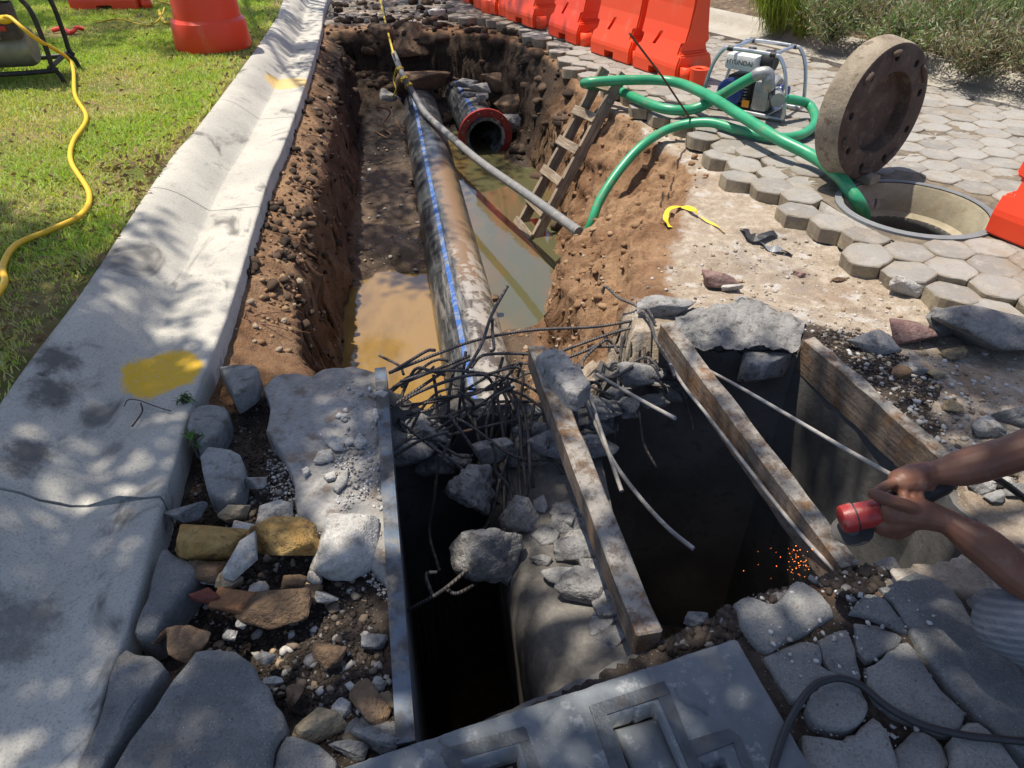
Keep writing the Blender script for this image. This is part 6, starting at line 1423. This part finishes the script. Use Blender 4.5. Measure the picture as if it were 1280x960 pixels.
YG = [('yellowgreen', (.30, .36, .06)), ('brightgreen', (.20, .30, .04))]
shrub(bedpt(912, 40, .22), .30, .75, 2600, 90, 'left of the two tall bright grass clumps in the bed', YG, (.30, .008), 2.2, 'grass_clump', 'tall grass clumps')
shrub(bedpt(948, 46, .22), .30, .75, 2600, 91, 'right of the two tall bright grass clumps in the bed', YG, (.30, .008), 2.2, 'grass_clump', 'tall grass clumps')
# small weeds at the kerb lip
for i, (a_, b_, lb_) in enumerate([(236, 510, 'tuft of weed at the kerb lip by the leaning block'), (248, 560, 'smaller tuft of weed below the leaning block')]):
    shrub(G(a_, b_, -.03), .03, .07, 60, 95+i, lb_, [('weed', (.10, .22, .04))], (.04, .006), 1.5, 'weed_tuft', 'weeds at the kerb')
# dry roots hanging from the bank below the kerb
M_ROOT = plain_mat('root_brown', (.20, .105, .06), .85, 0, .3, 20)
rr = random.Random(9); RT = [(350, 175, 'uppermost'), (372, 195, 'hooked'), (358, 230, 'long'), (372, 262, 'branching'), (385, 290, 'lower'), (340, 400, 'lowest')]
for i, (a_, b_, w_) in enumerate(RT):
    p = G(a_, b_, -.12); p.x = float(K(p.y))+.02; e = empty('root', p, label=w_+' tuft of dry brown roots hanging below the kerb', cat='roots', group='roots hanging from the trench bank')
    for k in range(9):
        q = p.copy(); pts = [q.copy()]; d = Vector((rr.uniform(.2, 1), rr.uniform(-.7, .7), rr.uniform(-.5, .15)))
        for s in range(6):
            d += Vector((rr.gauss(0, .35), rr.gauss(0, .35), rr.gauss(-.12, .25))); q = q+d.normalized()*rr.uniform(.025, .06); pts.append(q.copy())
        m_ = MB(); m_.tube(catmull(pts, 3), [.005-.0042*j/18 for j in range(19)], 5); world_part(m_, 'root_strand', M_ROOT, e)
# roots and sticks across the far left bank
for i, pts in enumerate([[(470, 132, -.55), (488, 140, -.66), (478, 158, -.75), (500, 175, -.85)], [(495, 150, -.7), (505, 172, -.82), (512, 195, -.88)], [(470, 165, -.78), (500, 182, -.84), (524, 190, -.85)]]):
    m_ = MB(); m_.tube(catmull([G(*p) for p in pts], 5), .009, 6); tag(m_.build('root', M_ROOT), ['pale root curving down left of the pipe', 'thin root beside the pipe end', 'root lying flat towards the pipe'][i], 'roots')

# ---- fallen dry leaves on the lawn and gutter
r = np.random.default_rng(21); M_DRY = leaf_mat('dry_leaf', (.26, .16, .08), .15)
y_ = 2.0+7*r.random(900); x_ = K(y_)-.55-(r.random(900)**2)*(.3+.5*(y_-2)); hot = r.random(900) < .35
x_ = np.where(hot, -2.0+.28*r.normal(size=900), x_); y_ = np.where(hot, 3.75+.4*r.normal(size=900), y_)
ok_ = x_ < K(y_)-.52; x_, y_ = x_[ok_], y_[ok_]
C_ = np.stack([x_, y_, lawn_z(x_, y_)+.018], -1); me = leaves_mesh('dry_leaves', C_, .045, .018, r, M_DRY); tag(mobj('dry_leaves', me), 'dry brown leaves scattered along the lawn edge', None, None, 'stuff')

# ================================================================== WORKER WITH GRINDER
def PD(px, py, t): d = ray(px, py); return Vector((d.x*t, d.y*t, CAMH+d.z*t))
def capsule_chain(mb, pts, rad, n=14, sub=4):
    P = catmull(pts, sub); R = []
    for i in range(len(P)):
        u = i/sub; k = min(int(u), len(rad)-2); f = u-k; f = f*f*(3-2*f); R.append(rad[k]*(1-f)+rad[k+1]*f)
    # rounded ends
    d0 = (P[0]-P[1]).normalized(); d1 = (P[-1]-P[-2]).normalized()
    pre = [P[0]+d0*R[0]*s for s in (.98, .8, .45)]; rp = [R[0]*s for s in (.2, .6, .89)]
    post = [P[-1]+d1*R[-1]*s for s in (.45, .8, .98)]; rq = [R[-1]*s for s in (.89, .6, .2)]
    mb.tube(pre+P+post, rp+R+rq, n)
def ball(mb, c, r, M3=None):
    D, Fc = ICO[3]; V = [Vector(c)+Vector((d[0]*r[0], d[1]*r[1], d[2]*r[2])) if M3 is None else Vector(c)+M3 @ Vector((d[0]*r[0], d[1]*r[1], d[2]*r[2])) for d in D]
    mb.add(V, [tuple(f) for f in Fc])
def remesh(mb, name, vox, mat, parent, smooth=6):
    me = make_mesh(name, mb.V, mb.F); o = mobj('tmp', me)
    md = o.modifiers.new('r', 'REMESH'); md.mode = 'VOXEL'; md.voxel_size = vox
    ms_ = o.modifiers.new('s', 'SMOOTH'); ms_.factor = .5; ms_.iterations = smooth
    bpy.context.view_layer.update(); r = bpy.data.meshes.new_from_object(o.evaluated_get(bpy.context.evaluated_depsgraph_get())); bpy.data.objects.remove(o, do_unlink=True)
    r.name = name; r.materials.clear(); r.materials.append(mat); r.polygons.foreach_set('use_smooth', [True]*len(r.polygons))
    o = mobj(name, r); 
    if parent: o.data.transform(Matrix.Translation(-Vector(parent.location))); o.parent = parent
    return o
g = NG('skin'); c = g.mix(g.ramp(g.noise(9, 4, .6), .3, .7), (.135, .055, .032), (.185, .082, .048)); c = g.mix(g.ramp(g.noise(26, 5, .7), .55, .70, 0, .5), c, (.21, .15, .115))
M_SKIN = g.fin(c, .5, spec=.4, normal=g.bump(g.noise(90, 3, .6), .15, .002))
T0 = 1.66
pelvis = Vector((1.90, .98, .36))
person = empty('person', (pelvis.x, pelvis.y, 0), label='crouching worker reaching in from the right with both bare arms', cat='person')
b = MB()
# arm A (lower in the picture): wrist, elbow, shoulder
wA = PD(1184, 652, 1.62); mA = PD(1232, 684, 1.57); eA = PD(1318, 736, 1.50); shA = Vector((1.50, .84, .72))
wB = PD(1166, 592, 1.68); mB = PD(1215, 582, 1.66); eB = PD(1302, 552, 1.62); shB = Vector((1.54, 1.26, .80))
capsule_chain(b, [shA, shA.lerp(eA, .5), eA, mA, wA], [.058, .05, .044, .044, .029])
capsule_chain(b, [shB, shB.lerp(eB, .5), eB, mB, wB], [.058, .05, .044, .045, .030])
# hand A: palm under the tool, thumb on top, fingers wrapped below
pA_ = PD(1146, 642, 1.63); kA = PD(1118, 640, 1.625)
capsule_chain(b, [wA, PD(1165, 646, 1.625), pA_, kA], [.029, .033, .038, .032])
capsule_chain(b, [pA_+Vector((0, .015, -.01)), PD(1122, 650, 1.635), PD(1106, 655, 1.645)], [.033, .031, .024])
def finger(pts, r0=.0115, r1=.0085): capsule_chain(b, pts, [r0]*(len(pts)-1)+[r1], 10, 4)
finger([PD(1156, 645, 1.625), PD(1138, 634, 1.598), PD(1116, 627, 1.582), PD(1100, 621, 1.582), PD(1091, 616, 1.59)], .0150, .011)           # thumb
for i, (dx, dy) in enumerate([(0, 0), (6, 7), (13, 13), (22, 17)]):
    s = [1, 1.05, 1.0, .85][i]
    finger([PD(1120+dx, 645+dy*.8, 1.635), PD(1104+dx, 657+dy*.7, 1.655), PD(1096+dx, 660+dy*.5, 1.685), PD(1101+dx, 652+dy*.4, 1.71)], .0120*s, .0090*s)
# hand B: over the tool's body from above, index finger stretched along it
kB = PD(1128, 602, 1.655)
capsule_chain(b, [wB, PD(1152, 595, 1.675), PD(1140, 600, 1.665), kB], [.030, .034, .039, .033])
capsule_chain(b, [PD(1152, 606, 1.68), PD(1144, 611, 1.68), PD(1140, 614, 1.68)], [.031, .030, .024])
finger([PD(1126, 600, 1.65), PD(1110, 606, 1.635), PD(1098, 613, 1.63), PD(1089, 619, 1.63)], .0118, .0088)
for i, (dx, dy) in enumerate([(-3, 0), (8, 4), (18, 5)]):
    s = [1.02, .98, .86][i]
    finger([PD(1130+dx, 610+dy, 1.645), PD(1134+dx, 624+dy, 1.632), PD(1140+dx, 634+dy, 1.64), PD(1145+dx, 637+dy, 1.665)], .0120*s, .0092*s)
finger([PD(1146, 604, 1.70), PD(1128, 612, 1.72), PD(1114, 618, 1.715)], .014, .0105)
# neck, head, chest core
chest = Vector((1.66, 1.05, .66)); neck = Vector((1.58, 1.06, .93)); head = Vector((1.50, 1.08, 1.06))
capsule_chain(b, [chest, Vector((1.61, 1.05, .84)), neck, head], [.14, .11, .058, .06])
capsule_chain(b, [shA, Vector((1.58, 1.05, .78)), shB], [.06, .09, .06])
ball(b, head, (.095, .078, .115)); ball(b, head+Vector((-.05, 0, -.07)), (.055, .055, .06))
ball(b, head+Vector((-.10, 0, -.01)), (.02, .014, .022)); ball(b, head+Vector((-.088, 0, -.055)), (.02, .026, .010))
for s in (-1, 1): ball(b, head+Vector((.0, s*.08, -.005)), (.022, .012, .033)); ball(b, head+Vector((-.083, s*.032, .018)), (.014, .02, .010))
body = remesh(b, 'body', .0036, M_SKIN, person, 1)
M_SHIRT = stone_mat('shirt_cloth', (.10, .11, .14), (.14, .15, .18), scale=6, bump=.6, bd=.01, fine=80, var=0)
b = MB(); capsule_chain(b, [pelvis+Vector((-.02, 0, .05)), Vector((1.80, 1.02, .52)), chest, Vector((1.60, 1.05, .80))], [.17, .165, .175, .10]); capsule_chain(b, [shA+Vector((.02, .02, 0)), Vector((1.60, 1.05, .80)), shB+Vector((.02, -.02, 0))], [.075, .10, .075])
capsule_chain(b, [shA, shA.lerp(eA, .30)], [.072, .066]); capsule_chain(b, [shB, shB.lerp(eB, .30)], [.072, .066])
remesh(b, 'shirt', .012, M_SHIRT, person, 5)
g = NG('striped_trousers'); xyz = g.n('ShaderNodeSeparateXYZ'); g.l(g.raw(), xyz.inputs[0])
sw = g.math('SINE', g.math('MULTIPLY_ADD', g.math('ADD', xyz.outputs[1], xyz.outputs[2]), 260.0, g.math('MULTIPLY', g.noise(6, 3, .5), 9.0)))
c = g.mix(g.ramp(sw, -.6, .9), (.13, .135, .15), (.19, .19, .205)); M_TROUS = g.fin(c, .9, normal=g.bump(g.noise(14, 4, .6), .8, .03))
b = MB()
kn = Vector((1.105, .93, .185)); ftA = Vector((1.46, .80, .07))
capsule_chain(b, [pelvis, Vector((1.55, .90, .34)), kn], [.15, .105, .075]); capsule_chain(b, [kn, Vector((1.27, .87, .11)), ftA], [.074, .07, .055])
knB = Vector((1.66, 1.46, .48)); ftB = Vector((1.82, 1.50, .10))
capsule_chain(b, [pelvis, Vector((1.80, 1.24, .44)), knB], [.15, .105, .075]); capsule_chain(b, [knB, Vector((1.74, 1.48, .3)), ftB], [.074, .07, .055])
remesh(b, 'trousers', .013, M_TROUS, person, 5)
M_BOOT = plain_mat('boot_leather', (.045, .035, .028), .6, 0, .3, 12, .3)
for f in (ftA, ftB):
    b = MB(); capsule_chain(b, [f+Vector((.05, 0, -.0)), f+Vector((-.05, 0, -.025)), f+Vector((-.17, 0, -.035))], [.055, .05, .038]); remesh(b, 'boot', .009, M_BOOT, person, 3)
b = MB(); ball(b, head+Vector((.02, 0, .03)), (.10, .088, .105)); remesh(b, 'hair', .008, plain_mat('black_hair', (.015, .012, .010), .6), person, 2)

# ---- angle grinder
M_REDP = plain_mat('red_tool_plastic', (.33, .025, .022), .45, 0, .25, 12, .2, dirt=(.30, .20, .16)); M_BLK = plain_mat('black_tool_plastic', (.018, .018, .02), .5, 0, .2, 20, .3)
g0 = PD(1050, 650, 1.67); g1 = PD(1100, 640, 1.655); g2 = PD(1142, 620, 1.675); g3 = PD(1178, 606, 1.70)
gr = empty('angle_grinder', g1, label='red and black angle grinder held in the worker\'s hands', cat='grinder')
gdv = (g1-g0); m_ = MB(); m_.tube([g0+gdv*f for f in (0, .03, .06, .30, .34, .36, .40, .9, 1.0)], [.024, .030, .033, .035, .035, .0325, .0325, .032, .030], 14); hd = world_part(m_, 'red_gear_head', M_REDP, gr); autosmooth(hd, 28)
m_ = MB(); m_.tube([g0+gdv*f for f in (.345, .385)], .0345, 16); world_part(m_, 'seam_ring', M_BLK, gr)
m_ = MB(); capsule_chain(m_, [g1.lerp(g2, .1), g2, g3], [.036, .032, .026], 14); world_part(m_, 'black_body', M_BLK, gr)
gd = (g1-g0).normalized(); dn = (Vector((0, 0, 1))-gd*gd.z).normalized()
Mg = Matrix.Translation(g0.lerp(g1, .30)-dn*.045) @ dn.to_track_quat('Z', 'Y').to_matrix().to_4x4()
m_ = MB(); m_.lathe([(.001, -.002), (.047, -.002), (.047, .0), (.001, .0)], 28, Mg); world_part(m_, 'cutting_disc', plain_mat('disc_dark', (.05, .045, .042), .7), gr)
m_ = MB(); m_.lathe([(.012, .0), (.018, .0), (.02, .03), (.012, .03)], 14, Mg, True); world_part(m_, 'spindle', plain_mat('spindle_steel', (.35, .35, .35), .35, .8), gr)
m_ = MB(); m_.tube(catmull([g3, PD(1205, 590, 1.74), PD(1232, 592, 1.80), PD(1258, 606, 1.86), PD(1290, 632, 1.9), G(1350, 690, -.02)], 7), .009, 8); world_part(m_, 'power_cable', M_BLK, gr)
# ---- cable on the flagstones
m_ = MB(); m_.tube(catmull([G(960, 985, .03), G(972, 940, .03), G(990, 895, .03), G(1015, 860, .035), G(1045, 848, .035), (G(1075, 856, .03)), G(1110, 884, .025), G(1150, 905, .03), G(1200, 918, .022), G(1250, 924, .025), G(1330, 932, .02)], 8), .0085, 8)
tag(autosmooth(m_.build('black_cable', M_BLK), 60), 'dark power cable curving over the cover slab and flagstones', 'cable')
# ---- sparks falling into the chamber
r = np.random.default_rng(3); n = 70; V = []; Fc = []; D, F0 = ICO[1]
for i in range(n):
    px, py = r.normal(998, 11), r.normal(700, 11)
    if r.random() < .18: px, py = r.normal(985, 45), r.normal(695, 30)
    p = PD(px, py, 1.95+r.normal()*.1); s = .0006+.0009*r.random()**2; b0 = len(V); V += [p+Vector(d)*s for d in D]; Fc += [tuple(int(k)+b0 for k in f) for f in F0]
g = NG('spark_glow'); em = g.n('ShaderNodeEmission'); em.inputs[0].default_value = (1, .22, .05, 1); em.inputs[1].default_value = 2.2; g.l(em.outputs[0], g.out.inputs[0]); g.m.cycles.emission_sampling = 'NONE'
tag(mobj('sparks', make_mesh('sparks', V, Fc, g.m)), 'orange sparks flying from the grinder into the opening', None, None, 'stuff')
# ---- scraps on the crust
M_YTAPE = plain_mat('yellow_tape_film', (.80, .55, .02), .5)
def ribbon(pts, w, label, mat, name, cat):
    P = catmull(pts, 6); V = []; Fc = []
    for i, p in enumerate(P):
        d = (P[min(i+1, len(P)-1)]-P[max(i-1, 0)]).normalized(); s = d.cross(Vector((sin(i*.5)*.6, cos(i*.4)*.6, 1))).normalized()
        V += [p+s*w/2, p-s*w/2, p-s*w/2+Vector((0, 0, .0012)), p+s*w/2+Vector((0, 0, .0012))]
    for i in range(len(P)-1):
        for k in range(4): a_ = i*4+k; b_ = i*4+(k+1) % 4; Fc.append((a_, b_, b_+4, a_+4))
    tag(mobj(name, make_mesh(name, V, Fc, mat)), label, cat)
def HZ(px, py, dz=.01, guess=-.06):
    z = guess
    for _ in range(4): p = G(px, py, z); z = float(H(np.array([p.x]), np.array([p.y]))[0])
    return G(px, py, z+dz)
ribbon([HZ(838, 284), HZ(832, 274, .04), HZ(836, 262, .06), HZ(850, 258, .05), HZ(866, 262, .03), HZ(872, 268, .02)], .03, 'crumpled yellow tape lying on the bank', M_YTAPE, 'yellow_tape', 'tape')
ribbon([HZ(866, 262, .03), HZ(880, 274, .01), HZ(895, 282, .01), HZ(906, 290, .01)], .012, 'thin yellow tape tail beside the crumpled tape', M_YTAPE, 'yellow_tape', 'tape')
ribbon([HZ(930, 286), HZ(938, 294, .03), HZ(948, 298, .02), HZ(956, 293, .03), HZ(970, 292, .01)], .05, 'black plastic scrap on the pale crust', plain_mat('black_film', (.02, .02, .022), .5), 'plastic_scrap', 'scrap')
ribbon([HZ(950, 302), HZ(962, 310, .015), HZ(975, 312, .02), HZ(990, 318, .01)], .04, 'grey torn plastic strip in front of the black scrap', plain_mat('grey_film', (.18, .19, .20), .5), 'plastic_scrap', 'scrap')
# ---- twig and wire on the kerb
def KZ(px, py): return G(px, py, .012)
m_ = MB(); m_.tube(catmull([KZ(155, 508), KZ(160, 500), KZ(172, 500), KZ(195, 508), KZ(214, 514)], 6), .0022, 5); tag(m_.build('wire', M_REBAR), 'thin bent wire lying on the gutter below the yellow paint', 'wire')
m_ = MB(); m_.tube(catmull([KZ(176, 504), KZ(178, 514), KZ(172, 524), KZ(165, 533)], 6), .003, 5); tag(m_.build('twig', M_BARK), 'short dark twig under the bent wire', 'twig')
m_ = MB(); m_.tube(catmull([G(90, 380, .10), G(110, 373, .075), G(135, 374, .045), G(158, 384, .02)], 6), .006, 6); tag(m_.build('twig', M_BARK), 'curved dark twig lying across the kerb', 'twig')
